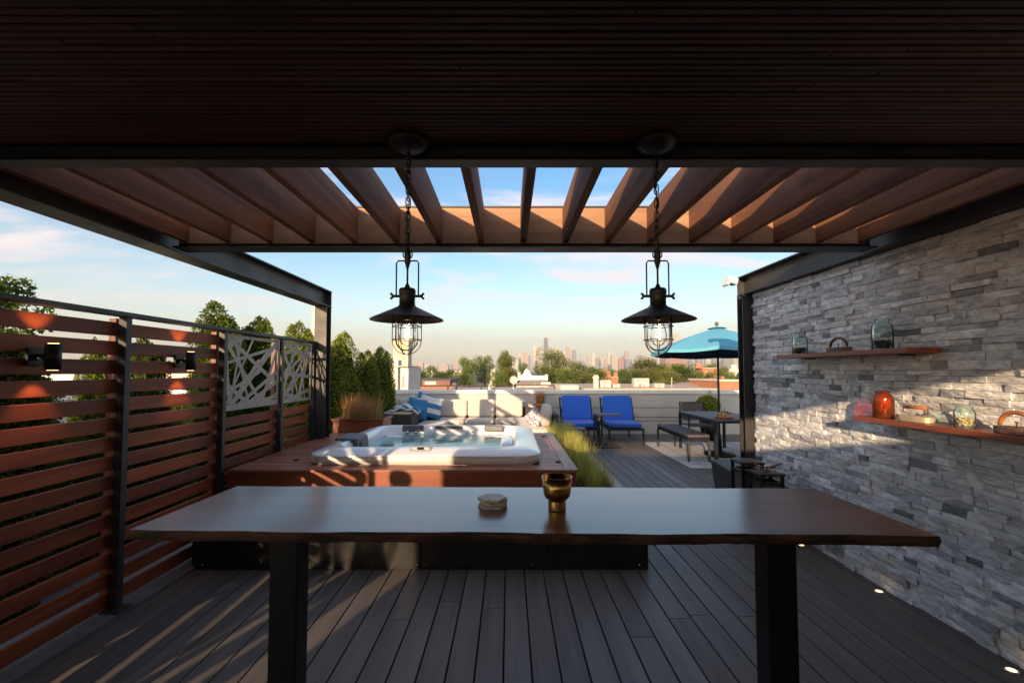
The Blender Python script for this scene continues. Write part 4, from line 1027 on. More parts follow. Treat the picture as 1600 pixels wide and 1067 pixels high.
# =====================================================================
# right foreground metal things by the post
# =====================================================================
bx = thing('storage_box', 'low black metal box with sloping lid at the foot of the pergola post', 'box', (2.42, 4.95, 0))
m = M(); m.add([(2.33, 4.62, .01), (2.56, 4.62, .01), (2.56, 5.24, .01), (2.35, 5.24, .01), (2.27, 4.60, .47), (2.56, 4.60, .47), (2.56, 5.26, .50), (2.29, 5.26, .50)], [(0, 3, 2, 1), (0, 1, 5, 4), (1, 2, 6, 5), (2, 3, 7, 6), (3, 0, 4, 7), (4, 5, 6, 7)])
m.build('body', K['gloss_blk'], bx, bevel=.004)
m = M(); m.add([(2.285, 4.615, .4725), (2.55, 4.615, .4725), (2.55, 5.245, .5025), (2.305, 5.245, .5025)], [(0, 1, 2, 3)]); m.build('lid', K['steel'], bx)
m = M()
for Y in (4.72, 5.12):
    for z in (.12, .36): m.lathe([(0, .004), (.005, .003), (.006, 0)], (2.33 - (z - .01) * .12, Y, z), 8, Matrix.Rotation(R(-90), 3, 'Y'))
m.build('rivets', K['chrome'], bx)
def lantern(label, x0, x1, y0, y1, h):
    t = thing('lantern', label, 'lantern', ((x0 + x1) / 2, (y0 + y1) / 2, 0), 'black lanterns by the pergola post'); w = .024
    for X in (x0, x1 - w):
        for Y in (y0, y1 - w):
            m = M(); m.box(X, X + w, Y, Y + w, .001, h - .021); m.build('upright', K['blk'], t)
    m = M(); m.box(x0 - .006, x1 + .006, y0 - .006, y1 + .006, h - .02, h); m.build('top', K['steel'], t, bevel=.002)
    m = M()
    for z in (.03, h - .10):
        m.box(x0 + w, x1 - w, y0, y0 + w * .8, z, z + w); m.box(x0 + w, x1 - w, y1 - w * .8, y1, z, z + w); m.box(x0, x0 + w * .8, y0 + w, y1 - w, z, z + w); m.box(x1 - w * .8, x1, y0 + w, y1 - w, z, z + w)
    m.build('rails', K['blk'], t)
    m = M(); m.box(x0 + .022, x1 - .022, y0 + .022, y0 + .025, .05, h - .1); m.box(x0 + .022, x0 + .025, y0 + .026, y1 - .026, .05, h - .1); m.build('glass_panes', K['smoked'], t)
    m = M(); m.lathe([(0, .002), (.035, .002), (.035, h * .55), (0, h * .55)], ((x0 + x1) / 2, (y0 + y1) / 2, 0), 20); m.build('candle', K['white_cloth'], t)
lantern('taller black framed lantern right against the pergola post', 2.14, 2.34, 4.25, 4.47, .665)
lantern('shorter black framed lantern in front, nearest the stone wall', 2.16, 2.365, 3.98, 4.18, .62)
ir = thing('candle_snuffer', 'small black cast iron tool with two arms lying on the shorter lantern', 'tool', (2.26, 4.08, .62))
m = M(); m.lathe([(0, 0), (.03, 0), (.02, .012), (.008, .02), (.008, .04), (0, .04)], (2.27, 4.08, .6215), 14); m.bar((2.20, 4.10, .66), (2.34, 4.06, .655), .02, .012); m.bar((2.30, 4.07, .66), (2.39, 4.05, .70), .03, .010); m.bar((2.20, 4.10, .662), (2.17, 4.12, .70), .018, .01)
m.build('iron_arms', K['iron'], ir)

# =====================================================================
# shelves and what stands on them, floor lights
# =====================================================================
def shelf(label, y0, y1, z):
    t = thing('wall_shelf', label, 'shelf', (2.49, (y0 + y1) / 2, z), 'red wood shelves on the stone wall')
    m = M(); m.tone = .5; m.box(2.38, 2.585, y0, y1, z - .03, z); m.build('board', K['shelfw'], t, bevel=.002)
    m = M()
    for Y in (y0 + .2, y1 - .2): m.tube([(2.50, Y, z - .036), (2.60, Y, z - .036)], .005, 8)
    m.build('bracket_pins', K['blk'], t)
shelf('upper red wooden wall shelf with two jars of dark pebbles and an iron', 2.74, 4.08, 1.642)
shelf('lower red wooden wall shelf carrying the amber jar and the brass based iron', 1.86, 3.19, 1.195)
def jar(label, x, y, z, r, h, mt, fill=None, fh=0, cat='jar', group=None, neck=.72):
    t = thing('glass_jar', label, cat, (x, y, z), group); z += .0006
    m = M(); m.lathe([(0, .0), (r * .92, 0), (r, .008), (r, h * .70), (r * .93, h * .80), (r * neck, h * .88), (r * neck, h * .93), (r * neck + .004, h * .94), (r * neck + .004, h * .97), (r * neck, h), (r * neck - .004, h), (r * neck - .004, h * .88), (r - .006, h * .78), (r - .005, .01), (0, .006)], (x, y, z), 32)
    m.build('glass', mt, t)
    if fill:
        rr = random.Random(int(y * 100)); m = M()
        for k in range(90):
            a, q = rr.uniform(0, 6.28), (r - .016) * rr.random() ** .5
            m.sup((x + q * math.cos(a), y + q * math.sin(a), z + .014 + fh * rr.random()), (.018, .018, .012), Euler((rr.random() * 3, rr.random() * 3, 0)).to_matrix(), e=1, nu=6, nv=4)
        m.build('contents', fill, t)
    return t
jar('aqua glass jar with dark pebbles at the far left end of the upper shelf', 2.49, 3.92, 1.642, .058, .185, K['aqua'], K['darkbits'], .04, neck=.6)
jar('larger aqua glass jar with dark pebbles at the near end of the upper shelf', 2.48, 3.04, 1.642, .060, .205, K['aqua'], K['darkbits'], .045, neck=.62)
jar('amber orange glass jar at the far left end of the lower shelf', 2.47, 3.04, 1.195, .060, .175, K['amber'], K['darkbits'], .02, neck=.66)
jar('small aqua glass jar half filled with golden shells on the lower shelf', 2.47, 2.50, 1.195, .046, .115, K['aqua'], K['goldbits'], .035, neck=.75)
def iron(label, x, y, z, base, hmat, arch, L=.15, bh=.035):
    t = thing('antique_iron', label, 'iron', (x, y, z), 'antique irons on the wall shelves'); z += .0006
    out = []
    for k in range(36):
        a_ = 2 * math.pi * k / 36; out.append((x + .048 * math.copysign(abs(math.cos(a_)) ** .8, math.cos(a_)), y + L / 2 * math.copysign(abs(math.sin(a_)) ** .8, math.sin(a_))))
    m = M(); m.prism(out, z, z + bh); m.build('sole', base, t, bevel=.004)
    if arch:
        m = M(); m.tube([(x, y + L * .40 * math.cos(R(a)), z + bh + .004 + .066 * math.sin(R(a))) for a in range(0, 181, 15)], [.008] + [.0105] * 11 + [.008], 10); m.build('handle', hmat, t)
        m = M(); m.tube([(x, y, z + bh), (x, y, z + bh + .022)], .004, 8); m.lathe([(0, .0), (.009, .003), (.009, .007), (0, .009)], (x, y, z + bh + .018), 12); m.build('latch_knob', K['iron'], t)
    else:
        m = M(); m.tube([(x, y - L * .38, z + bh + .048), (x, y, z + bh + .053), (x, y + L * .38, z + bh + .048)], [.009, .0125, .009], 12); m.build('handle', hmat, t)
        m = M()
        for s_ in (-1, 1): m.tube([(x, y + s_ * .04, z + bh), (x, y + s_ * .045, z + bh + .012), (x, y + s_ * L * .4, z + bh + .02), (x, y + s_ * L * .4, z + bh + .048), (x, y + s_ * L * .33, z + bh + .05)], .0035, 8)
        m.build('handle_posts', K['iron'], t)
iron('dark antique iron with arched handle between the jars of the upper shelf', 2.46, 3.42, 1.642, K['iron'], K['handle_dk'], True, L=.22)
iron('antique iron with shining pale metal base and straight orange handle beside the amber jar', 2.46, 2.79, 1.195, K['nickel'], K['handle'], False, L=.21)
iron('antique iron with arched orange handle at the right edge of the picture', 2.46, 2.235, 1.195, K['iron'], K['handle'], True, L=.19)
for k, (px_, py_, lab) in enumerate(((1258, 851, 'farthest, under the end of the bar table'), (1381, 923, 'middle one of three'), (1590, 1046, 'nearest to the bottom right corner'))):
    X, Y = on_z(px_, py_, .004)
    t = thing('floor_light', 'recessed deck light by the stone wall, ' + lab, 'floor light', (2.525, Y, 0), 'deck lights along the stone wall')
    m = M(); m.lathe([(.030, .0005), (.030, .004), (.021, .005), (.021, .0005)], (2.525, Y, 0), 28); m.build('ring', K['chrome'], t)
    m = M(); m.lathe([(0, .0035), (.0205, .0035), (.0205, .001)], (2.525, Y, 0), 24); m.build('lens', K['warmled'], t)
# =====================================================================
# neighbourhood beyond the roof
# =====================================================================
GZ = -9.0
m = M(); m.box(-9000, 9000, -600, 12000, GZ - .5, GZ); tag(m.build('ground', K['earth']), 'city ground far below the roof', kind='structure')
def far_tree(name, seed, mt, h=13.0, rad=4.2, n=8000, size=.17, flat=0):
    rr = random.Random(seed); t = thing(name, 'x', 'tree', (0, 0, 0), 'trees of the neighbourhood beyond the parapet')
    blobs = []
    for k in range(30):
        a = rr.uniform(0, 6.28); q = rad * .72 * rr.random() ** .6; z = h * rr.uniform(.42, .92)
        lim = (1 - ((z / h - .62) / .42) ** 2); q *= max(.25, lim) ** .5
        blobs.append((Vector((q * math.cos(a), q * math.sin(a), z)), rad * rr.uniform(.20, .42), rr.uniform(-.2, .2)))
    def pick():
        c, r, dt = blobs[int(rr.random() * len(blobs))]
        d = Vector((rr.gauss(0, 1), rr.gauss(0, 1), rr.gauss(0, .75))).normalized()
        k = rr.uniform(.7, 1.08)
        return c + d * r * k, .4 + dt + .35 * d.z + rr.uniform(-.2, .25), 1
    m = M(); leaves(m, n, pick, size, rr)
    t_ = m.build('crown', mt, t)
    m = M(); m.tube([(0, 0, 0), (.1, 0, h * .25), (0, .1, h * .5), (0, 0, h * .8)], [.34, .26, .18, .05], 9)
    for k in range(6):
        a = rr.uniform(0, 6.28); z = h * rr.uniform(.28, .5); m.tube([(0, 0, z), (math.cos(a) * 1.1, math.sin(a) * 1.1, z + 1.2), (math.cos(a) * 2.2, math.sin(a) * 2.2, z + 2.8)], [.15, .10, .03], 6)
    m.build('trunk', K['trunk'], t)
    return t
T1 = far_tree('broadleaf_tree', 3, K['leaf_a']); T2 = far_tree('broadleaf_tree', 8, K['leaf_b'], rad=4.6); T3 = far_tree('flowering_tree', 12, K['leaf_c'], rad=4.6); T4 = far_tree('broadleaf_tree', 19, K['leaf_a'], rad=3.8, n=6000, size=.15)
used = set()
def put_tree(P, px_, top, D, wpx, label, rad):
    """tree whose crown is wpx wide and whose top reaches row 'top' of the photograph, standing D metres away"""
    D = D * 2.2 if D > 20 else D
    X, Zt = on_y(px_, top, D); s = (Zt - GZ) / 12.6; w = wpx / 717 * D / (2 * rad) * (1.32 if D > 20 else 1)
    if P.name in used: t = dup(P)
    else: t = P; used.add(P.name)
    t.location = (X, D, GZ); t.scale = (w, w, s); t.rotation_euler = (0, 0, (px_ * 1.7) % 6.28); t['label'] = label
for a in (
    (T1, 652, 573, 72, 26, 'bright green tree just right of the pale chimney block', 4.2),
    (T4, 664, 579, 60, 30, 'low green tree above the brown flat building, left of the hedge like one', 3.8),
    (T2, 676, 572, 110, 22, 'small tree behind the low cream house right of the chimney', 4.6),
    (T1, 694, 578, 66, 40, 'wide dark hedge like tree above the right end of the brown building', 4.2),
    (T4, 716, 584, 58, 26, 'low dark tree above the mushroom shaped roof vent', 3.8),
    (T1, 733, 559, 70, 30, 'round bright green tree, left one of the pair over the sofa', 4.2),
    (T4, 757, 555, 74, 32, 'upright bright green tree, right one of the pair over the sofa', 3.8),
    (T1, 787, 548, 98, 20, 'small dark round tree top poking out behind the olive tree', 4.2),
    (T2, 793, 556, 64, 36, 'olive brown round tree left of the satellite dish', 4.6),
    (T4, 778, 578, 52, 28, 'low olive tree in front of the olive brown round one', 3.8),
    (T4, 817, 566, 90, 16, 'dark little tree behind the white gabled house', 3.8),
    (T3, 866, 546, 66, 54, 'layered tree with pale blossoms right of the white gabled house', 4.6),
    (T1, 858, 573, 56, 44, 'dense green tree below the pale blossoming one', 4.2),
    (T4, 884, 575, 50, 38, 'dark lower tree to the right of the blossoming one', 3.8),
    (T2, 905, 566, 95, 34, 'sloping green tree under the pink tower near the middle', 4.6),
    (T1, 932, 573, 70, 34, 'green tree behind the pale square chimney', 4.2),
    (T2, 914, 584, 54, 32, 'low olive tree left of the pale square chimney', 4.6),
    (T4, 962, 577, 110, 30, 'far green tree behind the small cream houses', 3.8),
    (T2, 1003, 560, 70, 44, 'olive tree with brownish top behind the louvered roof box', 4.6),
    (T4, 986, 576, 58, 40, 'green tree to the left behind the louvered roof box', 3.8),
    (T1, 1028, 566, 84, 40, 'light green tree seen below the right pendant lamp', 4.2),
    (T1, 1066, 569, 66, 60, 'broad green tree right of the thin white vent pipe', 4.2),
    (T2, 1042, 578, 56, 46, 'olive tree directly behind the thin white vent pipe', 4.6),
    (T4, 1104, 580, 62, 36, 'green tree in front of the red brick building below the umbrella', 3.8),
    (T1, 1108, 568, 120, 26, 'small far tree behind the red brick building', 4.2),
    (T2, 1133, 574, 74, 28, 'yellow green tree right of the umbrella pole', 4.6),
    (T4, 1152, 580, 66, 34, 'green tree partly hidden by the black pergola post', 3.8),
    (T1, 1136, 601, 34, 22, 'low bright green tree in front of the orange brick wall', 4.2),
    (T4, 60, 572, 60, 90, 'low tree line piece seen through the slats behind the nearer sconce', 3.8),
    (T1, 262, 566, 70, 70, 'far tree seen through the slats behind the second sconce', 4.2),
    (T2, 330, 566, 62, 70, 'far tree behind the tall split arborvitae', 4.6),
    (T4, 420, 566, 66, 70, 'far tree behind the cut metal panels', 3.8),
    (T1, 560, 572, 70, 60, 'far tree hidden behind the clump of arborvitae', 4.2),
): put_tree(*a)

LT = far_tree('leafy_tree', 33, K['leaf_a'], h=13.1, rad=2.6, n=9000, size=.13); LT.scale = (.2, .2, .2); LT.location = (-4.72, 4.1, -.1); LT['label'] = 'dark leafy tree rising over the left end of the fence'; LT['group'] = 'small trees outside the fence'
def bldg(name, label, cat, px0, px1, top, D, mt, depth=8, base=GZ, parent=None, bevel=0, group=None):
    x0, zt = on_y(px0, top, D); x1, _ = on_y(px1, top, D); loc = ((x0 + x1) / 2, D + depth / 2, base)
    m = M(); m.box(x0, x1, D, D + depth, base, zt); o = m.build(name, mt, None, bevel=bevel, loc=loc)
    return tag(o, label, cat, group), x0, x1, zt
def sub(root, name, px0, px1, top, bot, D, mt, depth=1.0):
    x0, zt = on_y(px0, top, D); x1, zb = on_y(px1, bot, D); m = M(); m.box(x0, x1, D, D + depth, zb, zt); return m.build(name, mt, root)
# pale chimney block with tall tower
t = thing('chimney_block', 'pale rendered chimney block with small boxes on top right of the arborvitae', 'building', on_y(622, 600, 20)[0:1] + (20, GZ))
x0, zt = on_y(606, 573, 20); x1, _ = on_y(621.5, 573, 20)
m = M(); m.box(x0, x1, 20, 23, GZ, zt); m.build('wall', K['cream'], t)
m = M(); m.box(x1 + .01, x1 + .42, 20.2, 23, GZ, zt - .02); m.build('side_wall', K['hvac'], t)
m = M(); m.box(x0 - .05, x1 + .45, 19.95, 23.05, zt + .001, zt + .04); m.build('cap', K['cream'], t)
m = M(); a_, b_ = on_y(613, 562, 20.5); c_, d_ = on_y(622, 572.5, 20.5); m.box(a_, c_, 20.5, 21.2, zt + .041, b_); m.build('roof_box', K['hvac'], t)
m = M(); a_, b_ = on_y(628, 586, 20.1); m.tube([(a_, 20.1, b_), (a_, 20.1, b_ - .5)], .02, 8); m.build('conduit', K['plastic_white'], t)
o, *_ = bldg('tower_stack', 'tall pale yellow stack seen behind the left lamp cage', 'tower', 614.5, 638, 530, 60, K['creamy'], depth=2.2)
# large pale volume left of the left post
o, *_ = bldg('tower_stack', 'tall pale block standing just left of the left pergola post', 'tower', 488, 503, 478, 30, K['cream'], depth=.25)
# brown long building
t = thing('brown_building', 'long low brown flat roofed building right of the chimney block', 'building', (on_y(670, 600, 42)[0], 42, GZ))
x0, zt = on_y(634, 594, 42); x1, _ = on_y(703, 594, 42); m = M(); m.box(x0, x1, 42, 50, GZ, zt); m.build('wall', K['brick2'], t)
m = M(); m.box(x0 - .1, x1 + .1, 41.85, 50.2, zt + .002, zt + .08); m.build('roof', K['greyrail'], t)
sub(t, 'cream_panel', 664, 681, 596, 601, 41.96, K['cream'], .03)
o, *_ = bldg('low_wall', 'low cream wall in front of the brown building', 'wall', 611, 656, 603, 30, K['cream'], 1)
o, *_ = bldg('low_wall', 'low brown wall continuing right of the cream one', 'wall', 656.5, 712, 603, 30, K['brick2'], 1)
# rail
t = thing('roof_railing', 'thin dark pipe railing running just beyond the parapet', 'railing', (0, 24, -.6))
m = M(); a_, z_ = on_y(632, 603, 24); b_, z2 = on_y(866, 602, 24); m.tube([(a_, 24, z_), (b_, 24, z2)], .022, 8); m.build('top_pipe', K['greyrail'], t)
m = M()
for px_ in (632.5, 700, 752, 772, 866): X, Z = on_y(px_, 603, 24); m.tube([(X, 24, Z - .02), (X, 24, Z - 1.2)], .03, 8)
m.build('posts', K['greyrail'], t)
m = M(); m.box(on_y(625, 600, 24)[0], on_y(900, 600, 24)[0], 23.5, 40, -3.4, on_y(700, 611, 24)[1] - .35); tag(m.build('flat_roof', K['tan'], loc=(0, 30, -3)), 'tan flat roof right behind the railing', 'roof')
# vents
for k, (px_, top, lab) in enumerate(((710, 598, 'mushroom shaped roof vent behind the sofa'), (720, 602, 'short white roof vent right of the mushroom one'), (765, 600, 'small cream roof vent left of the satellite dish'))):
    X, Z = on_y(px_, top, 26); t = thing('roof_vent', lab, 'vent', (X, 26, Z - .5))
    m = M(); m.lathe([(0, -.6), (.075, -.6), (.075, -.12), (0, -.12)], (X, 26, Z), 16); m.build('pipe', K['cream'], t)
    m = M(); w = .13 if k == 0 else .08; m.lathe([(0, -.13), (w, -.125), (w, -.05), (w * .6, -.01), (0, 0)], (X, 26, Z), 20); m.build('cap', K['cream'], t)
# satellite dish
X, Z = on_y(802, 594, 30); t = thing('satellite_dish', 'round pale satellite dish on a pole left of the white gabled house', 'satellite dish', (X, 30, Z))
m = M(); prof = [(.001 + .27 * k / 8, .07 * (k / 8) ** 2) for k in range(9)]; m.lathe(prof, (X, 30, Z), 28, Matrix.Rotation(R(78), 3, 'X') @ Matrix.Rotation(R(20), 3, 'Y')); o = m.build('dish', K['hvac'], t); s_ = o.modifiers.new('t', 'SOLIDIFY'); s_.thickness = .015
m = M(); m.tube([(X, 30.06, Z), (X, 30.1, Z - 1.2)], .03, 8); m.tube([(X, 30, Z - .25), (X - .03, 29.7, Z - .02)], .012, 6); m.obox((X - .03, 29.7, Z - .01), (.05, .06, .05)); m.build('mast', K['hvac'], t)
# gabled cream house
D = 46; t = thing('gabled_house', 'white rendered rooftop house front with a pointed gable above the flower pot', 'house', (on_y(833, 600, D)[0], D, GZ))
x0, zt = on_y(808, 601.5, D); x1, _ = on_y(861, 601.5, D); m = M(); m.box(x0, x1, D, D + 6, GZ, zt); m.build('wall', K['cream'], t)
xa_, zr = on_y(808, 594, D); xb_, _ = on_y(860, 594, D); m = M(); m.add([(x0 - .1, D - .1, zt + .01), (x1 + .1, D - .1, zt + .01), (x1 - .3, D + 2.5, zr), (x0 + .5, D + 2.5, zr)], [(0, 1, 2, 3)]); o = m.build('roof', K['shingle'], t); s_ = o.modifiers.new('t', 'SOLIDIFY'); s_.thickness = .08
pts = [(812, 594), (814, 586), (818, 584), (820, 579), (823, 576), (826, 579), (828, 583), (831, 586), (831, 594)]
q = [on_y(a_, b_, D + 2.6) for a_, b_ in pts]; n = len(q)
m = M(); m.add([(a_, D + 2.6, b_) for a_, b_ in q] + [(a_, D + 3.2, b_) for a_, b_ in q], [tuple(range(n)), tuple(range(2 * n - 1, n - 1, -1))] + [(i, i + n, (i + 1) % n + n, (i + 1) % n) for i in range(n)]); m.build('gable', K['coping'], t)
sub(t, 'parapet', 831.3, 856, 587, 594, D + 2.7, K['coping'], .6)
for p0, p1, tp in ((809, 813, 582), (852, 856, 585)): sub(t, 'chimney', p0, p1, tp, 594, D + 3.4, K['cream'], .5)
sub(t, 'window', 826, 838, 607.5, 611, D - .03, K['greyrail'], .02)
for p0, p1 in ((813, 820), (843, 850)): sub(t, 'window', p0, p1, 604, 609, D - .03, K['louver'], .02)
sub(t, 'side_wall', 845, 860.5, 597, 601, D - .12, K['cream'], .1)
# roofs and boxes along the parapet, right half
o, *_ = bldg('low_roof', 'pale sloping roof mound right of the gabled house', 'roof', 876, 904, 602, 34, K['cream'], 4)
D = 36; t = thing('tan_building', 'long tan brick building whose roof edge runs behind the loungers', 'building', (on_y(960, 600, D)[0], D, GZ))
x0, zt = on_y(872, 608, D); x1, _ = on_y(1122, 608, D); m = M(); m.box(x0, x1, D, D + 14, GZ, zt); m.build('wall', K['cream'], t)
m = M(); m.box(x0 - .05, x1 + .05, D - .06, D + 14, zt + .002, zt + .06); m.build('roof', K['tan'], t)
x0, zt2 = on_y(985, 605.5, D); x1, _ = on_y(1036, 605.5, D); m = M(); m.box(x0, x1, D - .02, D + .4, zt + .062, zt2); m.build('brick_course', K['brick'], t)
D = 37; t = thing('square_chimney', 'pale square brick chimney with a wider top', 'chimney', (on_y(931, 600, D)[0], D, 0))
for nm, p0, p1, tp, bt_, dp in (('shaft', 928, 935, 591.5, 610, .4), ('top', 927.3, 935.7, 588, 591.3, .46), ('crown', 928.5, 934.5, 586, 587.8, .3)): sub(t, nm, p0, p1, tp, bt_, D - (.03 if nm == 'top' else 0), K['cream'], dp)
for p0, p1, tp, bt_, lab in ((938, 955, 594, 608, 'grey and cream air conditioning box beside the pale square chimney'), (958, 969, 600, 607, 'small pale box between the chimney and the louvered box'), (991, 1014.5, 591, 604.5, 'large pale louvered rooftop unit above the right lounger'), (1023.5, 1038, 599, 606, 'low pale roof box left of the thin vent pipe')):
    D = 38; x0, zt = on_y(p0, tp, D); x1, zb = on_y(p1, bt_, D); t = thing('rooftop_unit', lab, 'rooftop unit', ((x0 + x1) / 2, D, zb))
    m = M(); m.box(x0, x1, D, D + .8, zb, zt); m.build('casing', K['hvac'], t, bevel=.01)
    m = M(); hh = (zt - zb)
    for k in range(5): m.box(x0 + .08, x1 - .08, D - .02, D - .004, zt - hh * .12 - k * hh * .075, zt - hh * .12 - k * hh * .075 + hh * .035)
    m.build('louvers', K['louver'], t)
    m = M(); m.box(x0 + (x1 - x0) * .3, x0 + (x1 - x0) * .48, D - .015, D - .003, zb + .02, zb + hh * .42); m.box(x0 + (x1 - x0) * .6, x0 + (x1 - x0) * .68, D - .015, D - .003, zb + .02, zb + hh * .35); m.build('access_panels', K['louver'], t)
X, Z = on_y(1049.5, 590, 38); m = M(); m.lathe([(0, -.8), (.045, -.8), (.045, -.02), (.06, -.02), (.06, 0), (0, 0)], (0, 0, 0), 14); o = m.build('vent_pipe', K['plastic_white'], loc=None); o.location = (X, 38, Z); tag(o, 'thin white vent pipe sticking up behind the parapet below the right lamp', 'vent pipe')
D = 52; x0, z0 = on_y(1030, 607, D); x1, z1 = on_y(1124, 596, D); t = thing('shingled_roof', 'long rosy shingled roof rising to the right below the umbrella', 'roof', ((x0 + x1) / 2, D, GZ))
m = M(); m.add([(x0, D, z0), (x1, D, z0), (x1, D + 4, z1), (x0 + 3.5, D + 4, z1 - .25)], [(0, 1, 2, 3)]); o = m.build('slope', K['shingle'], t); s_ = o.modifiers.new('t', 'SOLIDIFY'); s_.thickness = .1
m = M(); m.box(x0 + .2, x1 - .1, D + .15, D + 3.8, GZ, z0 - .12); m.build('wall', K['cream'], t)
def house(label, p0, p1, top, D, mt, chim=(), wins=(), depth=8):
    D = D * 2.2 if D > 75 else D
    x0, zt = on_y(p0, top, D); x1, _ = on_y(p1, top, D); t = thing('brick_building' if mt in (K['brick'], K['brick2']) else 'house', label, 'building', ((x0 + x1) / 2, D, GZ))
    m = M(); m.box(x0, x1, D, D + depth, GZ, zt); m.build('wall', mt, t); m = M(); m.box(x0 - .1, x1 + .1, D - .1, D + depth, zt + .003, zt + .15); m.build('cornice', K['cream'], t)
    for a, b_, c in chim: sub(t, 'chimney', a, b_, c, top, D + 1, mt if c != 0 else mt, 1)
    for a, b_, c, d in wins: sub(t, 'window', a, b_, c, d, D - .04, K['louver'], .03)
house('red brick building with a raised left tower right of the broad tree', 1098, 1122, 575, 88, K['brick'], chim=((1087, 1098, 568),), wins=((1103, 1106, 579, 583), (1110, 1113, 579, 583)))
house('orange brick building with a chimney between umbrella pole and pergola post', 1123.5, 1170, 595.5, 48, K['brick'], chim=((1128, 1131.5, 588),))
house('cream and brown house far right, beside the pergola post', 1140, 1175, 577, 130, K['cream'], chim=((1143, 1151, 570),))
house('red roofed little house left of the chimney, among trees', 896, 914, 584, 100, K['brick2'], chim=((894, 900, 577),))
house('cream little house with several chimneys behind the air conditioning box', 938, 966, 589, 96, K['brick'], chim=((947, 954, 579), (959, 966, 582), (938, 945, 577)))
house('orange hipped house front behind the olive tree', 1018, 1040, 580, 120, K['brick'])
house('small cream house in the trees right of the chimney block', 665, 676, 583, 84, K['cream'], chim=((673.5, 675.5, 579),))
house('small pale house left of the bright pair of trees', 707, 722, 580, 130, K['cream'])
house('small tan house half hidden between the olive trees', 766, 774, 578, 90, K['cream'])
house('white flat roofed building seen through the slats under the nearer sconce', -60, 120, 571, 70, K['coping'], wins=((60, 90, 575, 580),), depth=20)
house('long pale building seen through the slats between the sconces', 150, 330, 574, 62, K['cream'], wins=((190, 205, 577, 582), (230, 245, 577, 582)), depth=20)
# neighbour roof right beyond the fence
o, *_ = bldg('neighbour_roof', 'white flat neighbour roof seen low through the fence slats', 'roof', -400, 470, 606, 17, K['coping'], 20)
t = thing('neighbour_parapet', 'long white neighbour parapet seen through the fence slats', 'wall', (-9.6, 6, -.5))
m = M(); m.box(-9.75, -9.5, -12, 16.5, -6, .88); m.build('wall', K['parapet'], t); m = M(); m.box(-9.8, -9.45, -12, 16.5, .882, 1.0); m.build('coping', K['coping'], t)
bx2, *_ = bldg('roof_hatch', 'grey roof hatch box seen through the lower slats', 'roof hatch', 205, 330, 640, 10.5, K['hvac'], 1.2, base=-.1)

# skyline
SK = [ # px0, px1, top, distance, facade, what
    (638, 644, 568, 3600, 'cream'), (651, 661, 566, 3700, 'pink'), (664, 671, 569, 4200, 'pale'), (676, 683, 568, 3900, 'cream'), (686, 700, 571, 3800, 'pink'), (703, 707, 569, 3300, 'grey'), (709, 716, 562.5, 4400, 'pink'), (690, 697, 568, 4600, 'cream'),
    (797, 803, 553, 4300, 'cream'), (809, 815, 552, 4500, 'cream'), (816.5, 821, 549, 4300, 'pink'), (821.2, 825, 551, 4200, 'pink'), (825.5, 829, 555, 3900, 'grey'), (833, 838, 540, 4700, 'pale'), (838.3, 844.5, 543, 4700, 'pink'), (804, 810, 562, 4000, 'pale'),
    (867, 874, 541, 4800, 'cream'), (877, 884, 550, 4700, 'pale'), (885, 892, 542, 4600, 'pink'), (894.5, 900.5, 547, 4500, 'grey'), (899, 903, 565, 4200, 'pale'), (918, 923, 554, 4600, 'cream'), (924, 930, 551.5, 4500, 'pale'), (931, 936, 560, 4300, 'grey'),
    (937, 944, 557, 4400, 'cream'), (944.5, 949, 561, 4200, 'pink'), (949.2, 955, 549, 4800, 'pale'), (955.5, 965, 554, 4500, 'cream'), (967, 973, 559.5, 3900, 'red'), (972.5, 976, 556, 4600, 'grey'), (976.5, 983, 548, 4900, 'pink'), (977.5, 988, 561, 4200, 'grey'), (997, 1002, 553, 5000, 'pink'),
    (1006, 1013, 560, 4600, 'pale'), (1014, 1021, 558, 4700, 'pink'), (1023, 1027, 561, 4400, 'grey'), (1028, 1036, 557, 4600, 'pale'), (1052, 1056, 522, 4800, 'cream'), (1056.3, 1061, 520, 4800, 'cream'), (1040, 1073, 556, 3600, 'red'), (1076, 1082, 557, 4500, 'grey'), (1083, 1088, 552, 4600, 'pale'), (1089, 1099, 554, 4500, 'grey'),
    (1103, 1111, 556, 4700, 'pale'), (1113, 1119, 550, 4800, 'grey'), (1124, 1130, 557, 4500, 'pale'), (1131, 1144, 560, 4300, 'grey'), (1146, 1156, 556, 4700, 'cream'), (570, 578, 560, 4200, 'pale'), (581, 588, 557, 4200, 'cream'), (598, 604, 565, 4000, 'grey'), (420, 428, 548, 4400, 'pink'), (440, 470, 556, 4200, 'pink')]
COLW = {'cream': 'cream', 'pink': 'pinkish', 'pale': 'pale stone', 'grey': 'blue grey', 'red': 'red brick', 'dark': 'dark'}
MARK = [(655, 'just right of the chimney block'), (700, 'above the hedge like tree'), (765, 'above the sofa'), (815, 'above the satellite dish'), (848, 'left of the antenna tower'), (880, 'right of the antenna tower'), (910, 'above the blue lounger on the left'), (945, 'above the gap between the loungers'), (975, 'above the right lounger'), (1010, 'left of the right pendant lamp'), (1045, 'behind the right pendant lamp'), (1100, 'under the umbrella left of its pole'), (1160, 'under the umbrella right of its pole'), (500, 'left of the left post')]
seen = {}
